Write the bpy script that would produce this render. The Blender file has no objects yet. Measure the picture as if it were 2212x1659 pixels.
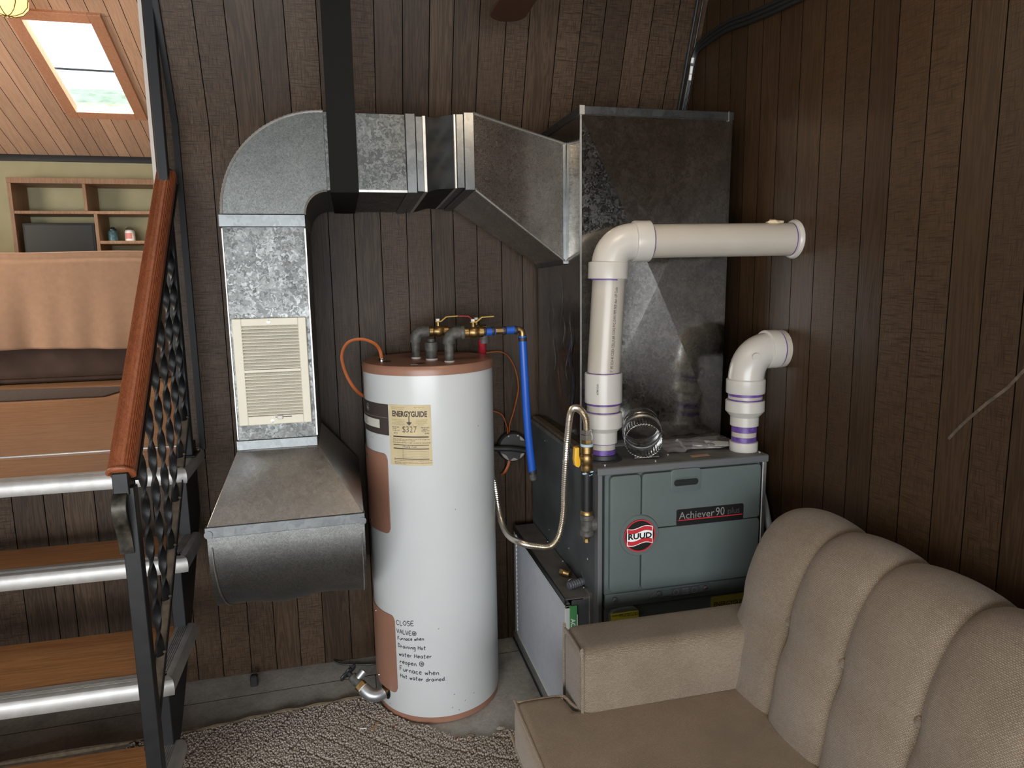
import bpy, bmesh, math, random
from mathutils import Vector, Matrix
random.seed(7)
scn = bpy.context.scene
COL = scn.collection
PI = math.pi
def srgb(r, g, b):
    f = lambda c: (c/255/12.92) if c/255 <= .04045 else ((c/255+.055)/1.055)**2.4
    return (f(r), f(g), f(b), 1)

# ---------------------------------------------------------------- camera
cam_d = bpy.data.cameras.new('camera'); cam = bpy.data.objects.new('camera', cam_d); COL.objects.link(cam)
cam_d.sensor_fit = 'HORIZONTAL'; cam_d.sensor_width = 36; cam_d.lens = 1510/2212*36
cam_d.clip_start = .02; cam_d.clip_end = 200
cam.matrix_world = Matrix(((.97204263, .05107383, -.22918243, 0), (-.23427511, .14545695, -.96122705, 0),
                           (-.01575737, .98804541, .15335569, 1.6), (0, 0, 0, 1)))
scn.camera = cam
# ---------------------------------------------------------------- world and large lights
world = bpy.data.worlds.new('sky'); scn.world = world; world.use_nodes = True
wb = world.node_tree.nodes['Background']; wb.inputs[0].default_value = (.86, .94, 1, 1); wb.inputs[1].default_value = 2.4
def area(name, loc, target, sx, sy, power, color):
    l = bpy.data.lights.new(name, 'AREA'); l.shape = 'RECTANGLE'; l.size = sx; l.size_y = sy
    l.energy = power; l.color = color
    o = bpy.data.objects.new(name, l); COL.objects.link(o); o.location = loc
    o.rotation_euler = (Vector(target)-Vector(loc)).to_track_quat('-Z', 'Y').to_euler()
    return o
area('rear_window_daylight', (-1.1, -2.42, 1.05), (-.9, 2, .35), 3.9, 1.5, 205, (.955, .98, 1))
area('skylight_daylight', (-1.64, 5.45, 4.9), (-1.66, 5.55, 3.0), 1.3, 1.3, 520, (1, .97, .93))
area('upper_window_daylight', (-3.5, 4.2, 2.0), (-1.2, 5.2, 1.6), 1.4, 1.3, 68, (1, .88, .75))
scn.view_settings.view_transform = 'Standard'; scn.view_settings.look = 'None'
scn.view_settings.exposure = 0.0; scn.view_settings.gamma = 1.0; scn.view_settings.use_curve_mapping = False
scn.cycles.use_denoising = True
scn.cycles.max_bounces = 8

# ---------------------------------------------------------------- materials
MATS = {}
def newmat(name):
    m = bpy.data.materials.new(name); m.use_nodes = True
    nt = m.node_tree; b = nt.nodes['Principled BSDF']
    MATS[name] = m
    return m, nt, b
def N(nt, t, **kw):
    n = nt.nodes.new(t)
    for k, v in kw.items(): setattr(n, k, v)
    return n
def ramp(nt, stops):
    r = N(nt, 'ShaderNodeValToRGB'); e = r.color_ramp.elements
    while len(e) < len(stops): e.new(.5)
    for i, (p, c) in enumerate(stops): e[i].position = p; e[i].color = c if len(c) == 4 else (c[0], c[1], c[2], 1)
    return r
def coords(nt, kind='Object', scale=(1, 1, 1), rnd=False):
    tc = N(nt, 'ShaderNodeTexCoord'); mp = N(nt, 'ShaderNodeMapping'); mp.inputs['Scale'].default_value = scale
    src = tc.outputs[kind]
    if rnd:
        oi = N(nt, 'ShaderNodeObjectInfo'); mu = N(nt, 'ShaderNodeMath', operation='MULTIPLY'); mu.inputs[1].default_value = 37
        nt.links.new(oi.outputs['Random'], mu.inputs[0])
        ad = N(nt, 'ShaderNodeVectorMath', operation='ADD'); nt.links.new(src, ad.inputs[0]); nt.links.new(mu.outputs[0], ad.inputs[1])
        src = ad.outputs[0]
    nt.links.new(src, mp.inputs['Vector'])
    return mp.outputs[0]
def noise(nt, vec, scale, detail=4, rough=.55, dist=0):
    n = N(nt, 'ShaderNodeTexNoise'); n.inputs['Scale'].default_value = scale; n.inputs['Detail'].default_value = detail
    n.inputs['Roughness'].default_value = rough; n.inputs['Distortion'].default_value = dist
    nt.links.new(vec, n.inputs['Vector']); return n.outputs['Fac']
def mixc(nt, fac, a, b, mode='MIX'):
    m = N(nt, 'ShaderNodeMix', data_type='RGBA', blend_type=mode)
    for i, v in ((0, fac), (6, a), (7, b)):
        if hasattr(v, 'is_output'): nt.links.new(v, m.inputs[i])
        elif i == 0: m.inputs[0].default_value = v
        else: m.inputs[i].default_value = v
    return m.outputs[2]
def bump(nt, b, h, strength, dist=.002):
    bp = N(nt, 'ShaderNodeBump'); bp.inputs['Strength'].default_value = strength; bp.inputs['Distance'].default_value = dist
    nt.links.new(h, bp.inputs['Height']); nt.links.new(bp.outputs[0], b.inputs['Normal'])
def flat(name, col, rough=.5, metal=0, spec=.5, var=0, vscale=8, bmp=0, bscale=200, coat=0):
    m, nt, b = newmat(name)
    col = tuple(col)[:3]+(1,)
    b.inputs['Base Color'].default_value = col; b.inputs['Roughness'].default_value = rough
    b.inputs['Metallic'].default_value = metal; b.inputs['Specular IOR Level'].default_value = spec
    b.inputs['Coat Weight'].default_value = coat
    if var or bmp:
        v = coords(nt)
    if var:
        n = noise(nt, v, vscale, 6)
        dark = tuple(c*(1-var) for c in col[:3])+(1,); lite = tuple(min(1, c*(1+var)) for c in col[:3])+(1,)
        r = ramp(nt, ((.3, dark), (.7, lite))); nt.links.new(n, r.inputs[0]); nt.links.new(r.outputs[0], b.inputs['Base Color'])
    if bmp: bump(nt, b, noise(nt, v, bscale, 3), bmp, .001)
    return m
def plank_mat(name, dark, lite, rough=.42, tone=(.65, 1.25), spec=.4, weave=True):
    m, nt, b = newmat(name)
    v1 = coords(nt, scale=(26, 26, 1.3), rnd=True); v2 = coords(nt, scale=(320, 320, 9), rnd=True)
    g = noise(nt, v1, 1, 5, .6, 1.6); fine = noise(nt, v2, 1, 3, .6)
    wv = N(nt, 'ShaderNodeMath', operation='SINE'); mu = N(nt, 'ShaderNodeMath', operation='MULTIPLY'); mu.inputs[1].default_value = 42
    nt.links.new(g, mu.inputs[0]); nt.links.new(mu.outputs[0], wv.inputs[0])
    r1 = ramp(nt, ((.1, dark), (.9, lite)))
    mr = N(nt, 'ShaderNodeMapRange'); mr.inputs[1].default_value = -1; mr.inputs[2].default_value = 1; nt.links.new(wv.outputs[0], mr.inputs[0])
    av = N(nt, 'ShaderNodeMix', data_type='FLOAT'); av.inputs[0].default_value = .55
    nt.links.new(mr.outputs[0], av.inputs[2]); nt.links.new(fine, av.inputs[3]); h = av.outputs[0]
    if weave:
        va = noise(nt, coords(nt, scale=(22, 22, 420), rnd=True), 1, 2, .5); vb = noise(nt, coords(nt, scale=(420, 420, 24), rnd=True), 1, 2, .5)
        mn = N(nt, 'ShaderNodeMath', operation='MINIMUM'); nt.links.new(va, mn.inputs[0]); nt.links.new(vb, mn.inputs[1])
        rr = N(nt, 'ShaderNodeMapRange'); rr.inputs[1].default_value = .28; rr.inputs[2].default_value = .58; nt.links.new(mn.outputs[0], rr.inputs[0])
        oi = N(nt, 'ShaderNodeObjectInfo'); fr = N(nt, 'ShaderNodeMath', operation='MULTIPLY'); fr.inputs[1].default_value = 7.31; nt.links.new(oi.outputs['Random'], fr.inputs[0])
        fc = N(nt, 'ShaderNodeMath', operation='FRACT'); nt.links.new(fr.outputs[0], fc.inputs[0])
        st = N(nt, 'ShaderNodeMapRange'); st.inputs[1].default_value = .35; st.inputs[2].default_value = .6; nt.links.new(fc.outputs[0], st.inputs[0])
        mx = N(nt, 'ShaderNodeMix', data_type='FLOAT'); nt.links.new(st.outputs[0], mx.inputs[0]); nt.links.new(h, mx.inputs[2]); nt.links.new(rr.outputs[0], mx.inputs[3]); h = mx.outputs[0]
    nt.links.new(h, r1.inputs[0])
    oi2 = N(nt, 'ShaderNodeObjectInfo'); tr = N(nt, 'ShaderNodeMapRange'); tr.inputs[3].default_value = tone[0]; tr.inputs[4].default_value = tone[1]
    nt.links.new(oi2.outputs['Random'], tr.inputs[0])
    sc = N(nt, 'ShaderNodeVectorMath', operation='SCALE'); nt.links.new(r1.outputs[0], sc.inputs[0]); nt.links.new(tr.outputs[0], sc.inputs['Scale'])
    nt.links.new(sc.outputs[0], b.inputs['Base Color'])
    b.inputs['Roughness'].default_value = rough; b.inputs['Specular IOR Level'].default_value = spec
    bump(nt, b, h, .25, .0012)
    return m
def galv(name, base=(.50, .52, .52), spang=70, lo=.28, hi=.46, stain=.35, contrast=.5):
    m, nt, b = newmat(name)
    v = coords(nt)
    nz = N(nt, 'ShaderNodeTexNoise'); nz.inputs['Scale'].default_value = 60; nz.inputs['Detail'].default_value = 3; nt.links.new(v, nz.inputs['Vector'])
    mv = mixc(nt, .045, v, nz.outputs['Color'], 'LINEAR_LIGHT')
    vo = N(nt, 'ShaderNodeTexVoronoi'); vo.inputs['Scale'].default_value = spang; nt.links.new(mv, vo.inputs['Vector'])
    sep = N(nt, 'ShaderNodeSeparateColor'); nt.links.new(vo.outputs['Color'], sep.inputs[0])
    big = noise(nt, v, 7, 6, .65)
    c1 = tuple(x*(1-contrast) for x in base)+(1,); c2 = tuple(min(1, x*(1+contrast*.55)) for x in base)+(1,)
    r = ramp(nt, ((.15, c1), (.9, c2))); nt.links.new(sep.outputs[0], r.inputs[0])
    r2 = ramp(nt, ((.3, (1-stain,)*3), (.66, (1, 1, 1)))); nt.links.new(big, r2.inputs[0])
    nt.links.new(mixc(nt, 1.0, r.outputs[0], r2.outputs[0], 'MULTIPLY'), b.inputs['Base Color'])
    b.inputs['Metallic'].default_value = 1
    mr = N(nt, 'ShaderNodeMapRange'); mr.inputs[3].default_value = lo; mr.inputs[4].default_value = hi; nt.links.new(sep.outputs[1], mr.inputs[0])
    nt.links.new(mr.outputs[0], b.inputs['Roughness'])
    return m
def fabric(name, c1, c2, scale=178, bstr=.6):
    m, nt, b = newmat(name)
    v = coords(nt, 'UV')
    br = N(nt, 'ShaderNodeTexBrick'); br.inputs['Scale'].default_value = scale; br.inputs['Mortar Size'].default_value = .16
    br.inputs['Brick Width'].default_value = 1.0; br.inputs['Row Height'].default_value = .62; br.inputs['Mortar Smooth'].default_value = .8; br.offset = .5
    br.inputs['Color1'].default_value = c1; br.inputs['Color2'].default_value = c2; br.inputs['Mortar'].default_value = tuple(x*.60 for x in c1[:3])+(1,)
    dn = N(nt, 'ShaderNodeTexNoise'); dn.inputs['Scale'].default_value = 60; nt.links.new(v, dn.inputs['Vector'])
    mv = mixc(nt, .003, v, dn.outputs['Color'], 'LINEAR_LIGHT'); nt.links.new(mv, br.inputs['Vector'])
    big = noise(nt, v, 5, 5, .6); r2 = ramp(nt, ((.3, (.80, .77, .72)), (.7, (1.06, 1.04, 1.02)))); nt.links.new(big, r2.inputs[0])
    nt.links.new(mixc(nt, 1.0, br.outputs['Color'], r2.outputs[0], 'MULTIPLY'), b.inputs['Base Color'])
    b.inputs['Roughness'].default_value = .9; b.inputs['Specular IOR Level'].default_value = .15
    b.inputs['Sheen Weight'].default_value = .25
    inv = N(nt, 'ShaderNodeMath', operation='SUBTRACT'); inv.inputs[0].default_value = 1; nt.links.new(br.outputs['Fac'], inv.inputs[1])
    bump(nt, b, inv.outputs[0], bstr, .002)
    return m

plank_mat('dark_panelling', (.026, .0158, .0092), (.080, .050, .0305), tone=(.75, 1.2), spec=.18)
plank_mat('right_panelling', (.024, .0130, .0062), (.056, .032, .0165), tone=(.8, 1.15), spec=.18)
plank_mat('ceiling_panelling', (.48, .30, .205), (.64, .43, .31), rough=.55, tone=(.85, 1.12), weave=False)
plank_mat('tread_wood', (.30, .125, .042), (.52, .25, .10), rough=.38, tone=(.92, 1.08), weave=False)
plank_mat('floor_laminate', (.28, .14, .072), (.46, .255, .14), rough=.26, tone=(.95, 1.05), weave=False)
plank_mat('pine_trim', (.42, .20, .12), (.60, .32, .20), rough=.5, weave=False)
plank_mat('shelf_wood', (.18, .098, .052), (.33, .19, .108), rough=.5, tone=(.95, 1.05), weave=False)
plank_mat('handrail_wood', (.19, .055, .022), (.34, .108, .046), rough=.4, tone=(1, 1.01), weave=False)
flat('groove', srgb(16, 11, 8), .95, spec=.05)
flat('black_metal', (.011, .011, .012), .42, spec=.32, var=.3, vscale=30)
flat('black_paint', (.016, .017, .019), .5, spec=.3)
flat('dusty_channel', (.085, .062, .042), .8, var=.35, vscale=40)
flat('worn_gold', (.16, .12, .06), .45, metal=.6, var=.7, vscale=60)
flat('aluminium', (.52, .515, .50), .45, metal=1, var=.12, vscale=25)
flat('nosing_metal', (.50, .49, .475), .52, metal=.75, var=.12, vscale=25)
flat('pale_edge', (.58, .52, .47), .7)
flat('olive_wall', (.40, .375, .235), .85, var=.05)
flat('throw_cloth', (.33, .205, .135), .95, spec=.1, var=.07, vscale=30, bmp=.2, bscale=400)
flat('dark_upholstery', (.06, .036, .026), .9, var=.2)
flat('tv_black', (.012, .014, .014), .4, spec=.25)
flat('mat_brown', (.052, .034, .026), .95, var=.3, vscale=60, bmp=.4, bscale=500)
flat('white_enamel', (.60, .615, .615), .27, spec=.5, var=.03, vscale=3)
flat('brown_enamel', (.30, .150, .100), .36, var=.08, vscale=10)
flat('pvc', (.43, .39, .335), .3, spec=.5, var=.03, vscale=12)
flat('pvc_bright', (.50, .475, .435), .28, spec=.5)
flat('primer_purple', (.11, .055, .24), .45, var=.5, vscale=60)
flat('black_rubber', (.02, .02, .021), .5)
flat('iron_pipe', (.085, .080, .072), .6, metal=.25, var=.45, vscale=60)
flat('brass', (.34, .225, .095), .42, metal=1, var=.35, vscale=50)
flat('steel_flex', (.70, .64, .55), .3, metal=1)
flat('chrome', (.75, .75, .74), .2, metal=1)
flat('grey_galvanised_elbow', (.42, .43, .44), .42, metal=.85, var=.2, vscale=40)
flat('blue_pex', (.012, .085, .44), .35)
flat('red_pex', (.36, .014, .03), .35)
flat('red_paint', (.42, .03, .02), .4)
flat('yellow_paint', (.75, .41, .015), .4)
flat('sticker_yellow', (.33, .29, .05), .6)
flat('yellow_dull', (.46, .31, .06), .4)
flat('blue_sealant', (.38, .52, .60), .7)
flat('white_tape', (.75, .73, .68), .6)
flat('orange_cable', (.40, .105, .025), .5)
flat('black_cable', (.012, .012, .012), .5)
flat('box_scraped', (.04, .04, .038), .6, var=.2)
flat('furnace_green', (.102, .125, .120), .38, spec=.4, var=.06, vscale=6)
flat('furnace_side', (.085, .092, .096), .45, metal=.2, var=.22, vscale=9)
flat('furnace_edge', (.17, .175, .18), .45, metal=.5)
flat('furnace_top', (.14, .132, .122), .6, metal=.3, var=.3, vscale=14)
flat('dark_slot', (.008, .009, .009), .5)
flat('print_black', (.02, .018, .02), .6)
flat('print_brown', (.055, .04, .035), .6)
flat('print_faint', (.36, .29, .15), .8)
flat('marker_ink', (.015, .015, .022), .6)
flat('label_yellow', (.58, .48, .29), .75, var=.1, vscale=20)
flat('bright_yellow', (.56, .52, .045), .6)
flat('label_cream', (.62, .60, .52), .6)
flat('badge_black', (.012, .011, .011), .35)
flat('badge_grey', (.33, .32, .31), .4, metal=.4)
flat('badge_dim', (.06, .058, .058), .5)
flat('logo_red', (.50, .025, .035), .4)
flat('white_print', (.85, .85, .84), .5)
flat('filter_white', (.50, .52, .56), .9, spec=.1, var=.04, vscale=30)
flat('card_green', (.07, .30, .10), .7)
flat('card_white', (.62, .64, .62), .8)
flat('register_cream', (.64, .60, .48), .45, var=.03)
flat('plastic_grey', (.085, .088, .10), .45)
flat('pale_hose', (.50, .52, .54), .35)
flat('paper', (.62, .60, .56), .8, var=.1, vscale=30)
flat('foam', (.62, .50, .33), .9, bmp=.6, bscale=120)
flat('canvas_black', (.008, .009, .009), .5, spec=.2)
flat('strap_black', (.010, .010, .009), .8, spec=.12, bmp=.5, bscale=900)
flat('splinter', (.42, .26, .15), .8)
flat('fan_wood', (.060, .028, .018), .45)
flat('dull_plaster', (.36, .32, .28), .9)
flat('hill_green', (.40, .50, .37), .9, var=.3, vscale=2)
flat('jar_lid', (.01, .02, .03), .3)
flat('jar_teal', (.05, .11, .13), .3, var=.6, vscale=50)
flat('jar_white', (.78, .74, .72), .4)
flat('jar_pink', (.60, .22, .20), .5)
flat('rust_stain', (.20, .07, .03), .9)
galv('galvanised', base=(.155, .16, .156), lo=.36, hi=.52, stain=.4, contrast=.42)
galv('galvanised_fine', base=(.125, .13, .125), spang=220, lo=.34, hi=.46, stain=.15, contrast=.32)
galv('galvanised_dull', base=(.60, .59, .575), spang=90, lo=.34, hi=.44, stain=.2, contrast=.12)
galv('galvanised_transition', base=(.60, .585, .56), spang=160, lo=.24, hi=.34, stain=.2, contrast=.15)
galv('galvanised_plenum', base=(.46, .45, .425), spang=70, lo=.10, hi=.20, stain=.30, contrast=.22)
galv('collar_metal', base=(.50, .51, .51), spang=40, lo=.2, hi=.3, stain=.15, contrast=.15)
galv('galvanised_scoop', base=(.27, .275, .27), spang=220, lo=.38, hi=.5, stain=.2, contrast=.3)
galv('galvanised_band', base=(.175, .185, .19), spang=30, lo=.32, hi=.40, stain=.1, contrast=.12)
fabric('sofa_weave', (.262, .203, .147, 1), (.322, .265, .203, 1))
fabric('sofa_weave_fine', (.37, .272, .190, 1), (.425, .33, .238, 1), scale=195)
# skylight glass, jar glass, lamp glass
m, nt, b = newmat('window_glass')
tb = N(nt, 'ShaderNodeBsdfTransparent'); gb = N(nt, 'ShaderNodeBsdfGlossy'); gb.inputs['Roughness'].default_value = .02
mx_ = N(nt, 'ShaderNodeMixShader'); mx_.inputs[0].default_value = .05; nt.links.new(tb.outputs[0], mx_.inputs[1]); nt.links.new(gb.outputs[0], mx_.inputs[2])
nt.links.new(mx_.outputs[0], nt.nodes['Material Output'].inputs['Surface'])
m, nt, b = newmat('glass'); b.inputs['Transmission Weight'].default_value = 1; b.inputs['Roughness'].default_value = .02; b.inputs['IOR'].default_value = 1.1
m, nt, b = newmat('amber_glass'); b.inputs['Base Color'].default_value = (.9, .5, .15, 1); b.inputs['Emission Color'].default_value = (1, .55, .17, 1); b.inputs['Emission Strength'].default_value = 2.6
m, nt, b = newmat('lamp_glass'); b.inputs['Base Color'].default_value = (.9, .85, .75, 1); b.inputs['Emission Color'].default_value = (1, .8, .55, 1); b.inputs['Emission Strength'].default_value = 1.5
# concrete
m, nt, b = newmat('concrete'); v = coords(nt); n1 = noise(nt, v, 5, 8, .65); n2 = noise(nt, v, 90, 4)
r = ramp(nt, ((.3, (.25, .235, .21, 1)), (.52, (.39, .37, .33, 1)), (.75, (.48, .44, .38, 1)))); nt.links.new(n1, r.inputs[0])
nt.links.new(mixc(nt, .35, r.outputs[0], n2, 'OVERLAY'), b.inputs['Base Color']); b.inputs['Roughness'].default_value = .9; bump(nt, b, n2, .3, .002)
# carpet pile
m, nt, b = newmat('carpet_pile'); v = coords(nt); n1 = noise(nt, v, 260, 2, .6); n2 = noise(nt, v, 3, 4)
r = ramp(nt, ((.30, (.25, .205, .17, 1)), (.5, (.44, .385, .335, 1)), (.72, (.60, .545, .485, 1)))); nt.links.new(n1, r.inputs[0])
r2 = ramp(nt, ((.3, (.86, .82, .78)), (.7, (1, 1, 1)))); nt.links.new(n2, r2.inputs[0])
nt.links.new(mixc(nt, 1, r.outputs[0], r2.outputs[0], 'MULTIPLY'), b.inputs['Base Color']); b.inputs['Roughness'].default_value = .95; b.inputs['Specular IOR Level'].default_value = .1
flat('carpet_backing', (.36, .31, .26), .95, var=.2, vscale=30)
flat('carpet_binding', (.19, .145, .095), .95, var=.3, vscale=60)

# ---------------------------------------------------------------- mesh helpers
def link(o, parent=None):
    COL.objects.link(o)
    if parent is not None: o.parent = parent
    return o
def boxuv(me):
    uv = me.uv_layers.new(name='UVMap'); d = uv.data; vs = me.vertices
    for p in me.polygons:
        n = p.normal; ax = max(range(3), key=lambda i: abs(n[i]))
        for li in p.loop_indices:
            c = vs[me.loops[li].vertex_index].co
            d[li].uv = ((c.y, c.z), (c.x, c.z), (c.x, c.y))[ax]
def fin(me, m, smooth=True, ang=32, uv=True):
    for x in (m if isinstance(m, (list, tuple)) else [m]): me.materials.append(MATS[x])
    if smooth:
        for p in me.polygons: p.use_smooth = True
        me.set_sharp_from_angle(angle=math.radians(ang))
    if uv and not me.uv_layers: boxuv(me)
def obj(name, me, m, parent=None, loc=None, rot=None, smooth=True, ang=32):
    fin(me, m, smooth, ang)
    o = bpy.data.objects.new(name, me); link(o, parent)
    if loc: o.location = loc
    if rot: o.rotation_euler = rot
    return o
def pyd(verts, faces, name='mesh'):
    me = bpy.data.meshes.new(name); me.from_pydata([tuple(v) for v in verts], [], faces); me.update(); return me
def bm2me(bm, name='mesh'):
    bmesh.ops.recalc_face_normals(bm, faces=bm.faces)
    me = bpy.data.meshes.new(name); bm.to_mesh(me); bm.free(); return me
def hexa(c8, bev=0, seg=2):
    """eight corners: bottom ring of four then top ring of four"""
    bm = bmesh.new(); v = [bm.verts.new(c) for c in c8]
    for f in ((0, 1, 2, 3), (4, 5, 6, 7), (0, 1, 5, 4), (1, 2, 6, 5), (2, 3, 7, 6), (3, 0, 4, 7)): bm.faces.new([v[i] for i in f])
    bmesh.ops.recalc_face_normals(bm, faces=bm.faces)
    if bev: bmesh.ops.bevel(bm, geom=bm.edges[:], offset=bev, segments=seg, profile=.6, affect='EDGES', clamp_overlap=True)
    return bm2me(bm)
def boxm(x0, x1, y0, y1, z0, z1, bev=0, seg=2):
    return hexa([(x0, y0, z0), (x1, y0, z0), (x1, y1, z0), (x0, y1, z0), (x0, y0, z1), (x1, y0, z1), (x1, y1, z1), (x0, y1, z1)], bev, seg)
def box(name, x0, x1, y0, y1, z0, z1, m, parent=None, bev=0, seg=2):
    return obj(name, boxm(x0, x1, y0, y1, z0, z1, bev, seg), m, parent)
def prism(poly, fn, t0, t1, bev=0, seg=2):
    """poly 2-D points; fn(u, v, t) -> 3-D; extruded between t0 and t1"""
    bm = bmesh.new(); a = [bm.verts.new(fn(u, v, t0)) for u, v in poly]; b_ = [bm.verts.new(fn(u, v, t1)) for u, v in poly]
    n = len(poly); bm.faces.new(a); bm.faces.new(b_[::-1])
    for i in range(n): bm.faces.new((a[i], a[(i+1) % n], b_[(i+1) % n], b_[i]))
    bmesh.ops.recalc_face_normals(bm, faces=bm.faces)
    if bev: bmesh.ops.bevel(bm, geom=bm.edges[:], offset=bev, segments=seg, profile=.6, affect='EDGES', clamp_overlap=True)
    return bm2me(bm)
def rrect(x0, x1, z0, z1, r, n=5):
    pts = []
    for cx, cz, a0 in ((x1-r, z1-r, 0), (x0+r, z1-r, 90), (x0+r, z0+r, 180), (x1-r, z0+r, 270)):
        for i in range(n+1):
            a = math.radians(a0+90*i/n); pts.append((cx+r*math.cos(a), cz+r*math.sin(a)))
    return pts
FR = lambda u, v, t: (u, t, v)          # a front facing -y: u along x, v up, t depth
def frame_at(d):
    d = Vector(d).normalized(); up = Vector((0, 0, 1)) if abs(d.z) < .95 else Vector((0, 1, 0))
    a = d.cross(up).normalized(); return a, a.cross(d).normalized(), d
def lathe(prof, origin=(0, 0, 0), axis=(0, 0, 1), seg=32, caps=True):
    """prof: list of (radius, height along the axis)"""
    a, b_, d = frame_at(axis); o = Vector(origin); V = []; F = []
    for r, h in prof:
        for i in range(seg):
            t = 2*PI*i/seg; V.append(o+d*h+(a*math.cos(t)+b_*math.sin(t))*r)
    for k in range(len(prof)-1):
        for i in range(seg):
            j = (i+1) % seg; F.append((k*seg+i, k*seg+j, (k+1)*seg+j, (k+1)*seg+i))
    if caps:
        F.append(tuple(range(seg))[::-1]); F.append(tuple((len(prof)-1)*seg+i for i in range(seg)))
    bm = bmesh.new(); vs = [bm.verts.new(v) for v in V]
    for f in F:
        try: bm.faces.new([vs[i] for i in f])
        except ValueError: pass
    return bm2me(bm)
def cylm(p0, p1, r, seg=20, bev=0):
    p0 = Vector(p0); p1 = Vector(p1); L = (p1-p0).length
    prof = [(r, 0), (r, L)] if not bev else [(r-bev, 0), (r, bev), (r, L-bev), (r-bev, L)]
    return lathe(prof, p0, p1-p0, seg)
def catmull(pts, n):
    P = [Vector(p) for p in pts]; P = [P[0]*2-P[1]]+P+[P[-1]*2-P[-2]]; out = []
    for i in range(1, len(P)-2):
        for k in range(n):
            t = k/n; a, b_, c, d = P[i-1:i+3]
            out.append(.5*((2*b_)+(c-a)*t+(2*a-5*b_+4*c-d)*t*t+(3*b_-a-3*c+d)*t**3))
    out.append(P[-2]); return out
def tubem(path, r, seg=12, flat_=None, caps=True):
    """r a number or a list; flat_ = (rx, ry) elliptical/flat section"""
    P = [Vector(p) for p in path]; n = len(P); V = []; F = []
    T = [(P[min(i+1, n-1)]-P[max(i-1, 0)]).normalized() for i in range(n)]
    up = Vector((0, 0, 1)) if abs(T[0].z) < .9 else Vector((0, 1, 0))
    a = T[0].cross(up).normalized()
    for i in range(n):
        a = (a-T[i]*a.dot(T[i])).normalized(); b_ = T[i].cross(a)
        rr = r[i] if isinstance(r, (list, tuple)) else r
        for k in range(seg):
            t = 2*PI*k/seg; u, w = (flat_ if flat_ else (rr, rr)); V.append(P[i]+a*math.cos(t)*u+b_*math.sin(t)*w)
    for i in range(n-1):
        for k in range(seg):
            j = (k+1) % seg; F.append((i*seg+k, i*seg+j, (i+1)*seg+j, (i+1)*seg+k))
    if caps: F.append(tuple(range(seg))[::-1]); F.append(tuple((n-1)*seg+k for k in range(seg)))
    bm = bmesh.new(); vs = [bm.verts.new(v) for v in V]
    for f in F: bm.faces.new([vs[i] for i in f])
    return bm2me(bm)
def elbow_path(p0, corner, p1, rad, n=8):
    p0, c, p1 = Vector(p0), Vector(corner), Vector(p1); d0 = (p0-c).normalized(); d1 = (p1-c).normalized()
    s, e = c+d0*rad, c+d1*rad; out = [p0] if (p0-s).length > 1e-5 else []
    for i in range(n+1):
        t = i/n; out.append(s*(1-t)**2+c*2*t*(1-t)*.94+e*t*t+(s+e)*.5*2*t*(1-t)*.06)
    if (p1-e).length > 1e-5: out.append(p1)
    return out
def gridm(fn, nu, nv, uvs=(1, 1), close_u=False):
    V = [fn(i/nu, j/nv) for j in range(nv+1) for i in range(nu+1)]; F = []
    for j in range(nv):
        for i in range(nu):
            a = j*(nu+1)+i; F.append((a, a+1, a+nu+2, a+nu+1))
    me = pyd(V, F); uv = me.uv_layers.new(name='UVMap')
    for p in me.polygons:
        for li in p.loop_indices:
            k = me.loops[li].vertex_index; uv.data[li].uv = ((k % (nu+1))/nu*uvs[0], (k//(nu+1))/nv*uvs[1])
    return me
def text_me(s, size, fn, bold=0, align='LEFT', xs=1, res=2):
    cu = bpy.data.curves.new('t', 'FONT'); cu.body = s; cu.size = size; cu.offset = bold*size; cu.align_x = align; cu.resolution_u = res
    o = bpy.data.objects.new('t', cu); COL.objects.link(o); dg = bpy.context.evaluated_depsgraph_get()
    me = bpy.data.meshes.new_from_object(o.evaluated_get(dg)); bpy.data.objects.remove(o); bpy.data.curves.remove(cu)
    me.materials.clear()
    for v in me.vertices: v.co = fn(v.co.x*xs, v.co.y)
    me.update(); return me
def joinme(mes):
    bm = bmesh.new()
    for me in mes: bm.from_mesh(me)
    me = bpy.data.meshes.new('mesh'); bm.to_mesh(me); bm.free(); return me
def thing(name, label, cat, loc=(0, 0, 0), group=None):
    o = bpy.data.objects.new(name, None); COL.objects.link(o); o.location = (0, 0, 0); o.empty_display_size = .1
    o['label'] = label; o['category'] = cat
    if group: o['group'] = group
    return o
def tag(o, label, cat, group=None, kind=None):
    o['label'] = label; o['category'] = cat
    if group: o['group'] = group
    if kind: o['kind'] = kind
    return o
def struct(o, label=None):
    o['kind'] = 'structure'
    if label: o['label'] = label
    return o
def stuff(o): o['kind'] = 'stuff'; return o
_pl = {}
def plank(parent, w, length, mat, M, th=.008, name='plank'):
    """a board: local x width, y depth (proud towards -y), z length; placed with matrix M"""
    key = (round(w, 3), round(length, 3), mat, th)
    if key not in _pl:
        me = hexa([(0, 0, 0), (w, 0, 0), (w, th, 0), (0, th, 0), (0, 0, length), (w, 0, length), (w, th, length), (0, th, length)])
        fin(me, [mat, 'groove'] if 'panelling' in mat else mat, smooth=False); _pl[key] = me
        if 'panelling' in mat:
            for p in me.polygons: p.material_index = 0 if abs(p.normal.y) > .5 else 1
    o = bpy.data.objects.new(name, _pl[key]); link(o, parent); o.matrix_world = M
    return o
def M3(origin, ax, ay, az):
    return Matrix(((ax[0], ay[0], az[0], origin[0]), (ax[1], ay[1], az[1], origin[1]), (ax[2], ay[2], az[2], origin[2]), (0, 0, 0, 1)))

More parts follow.
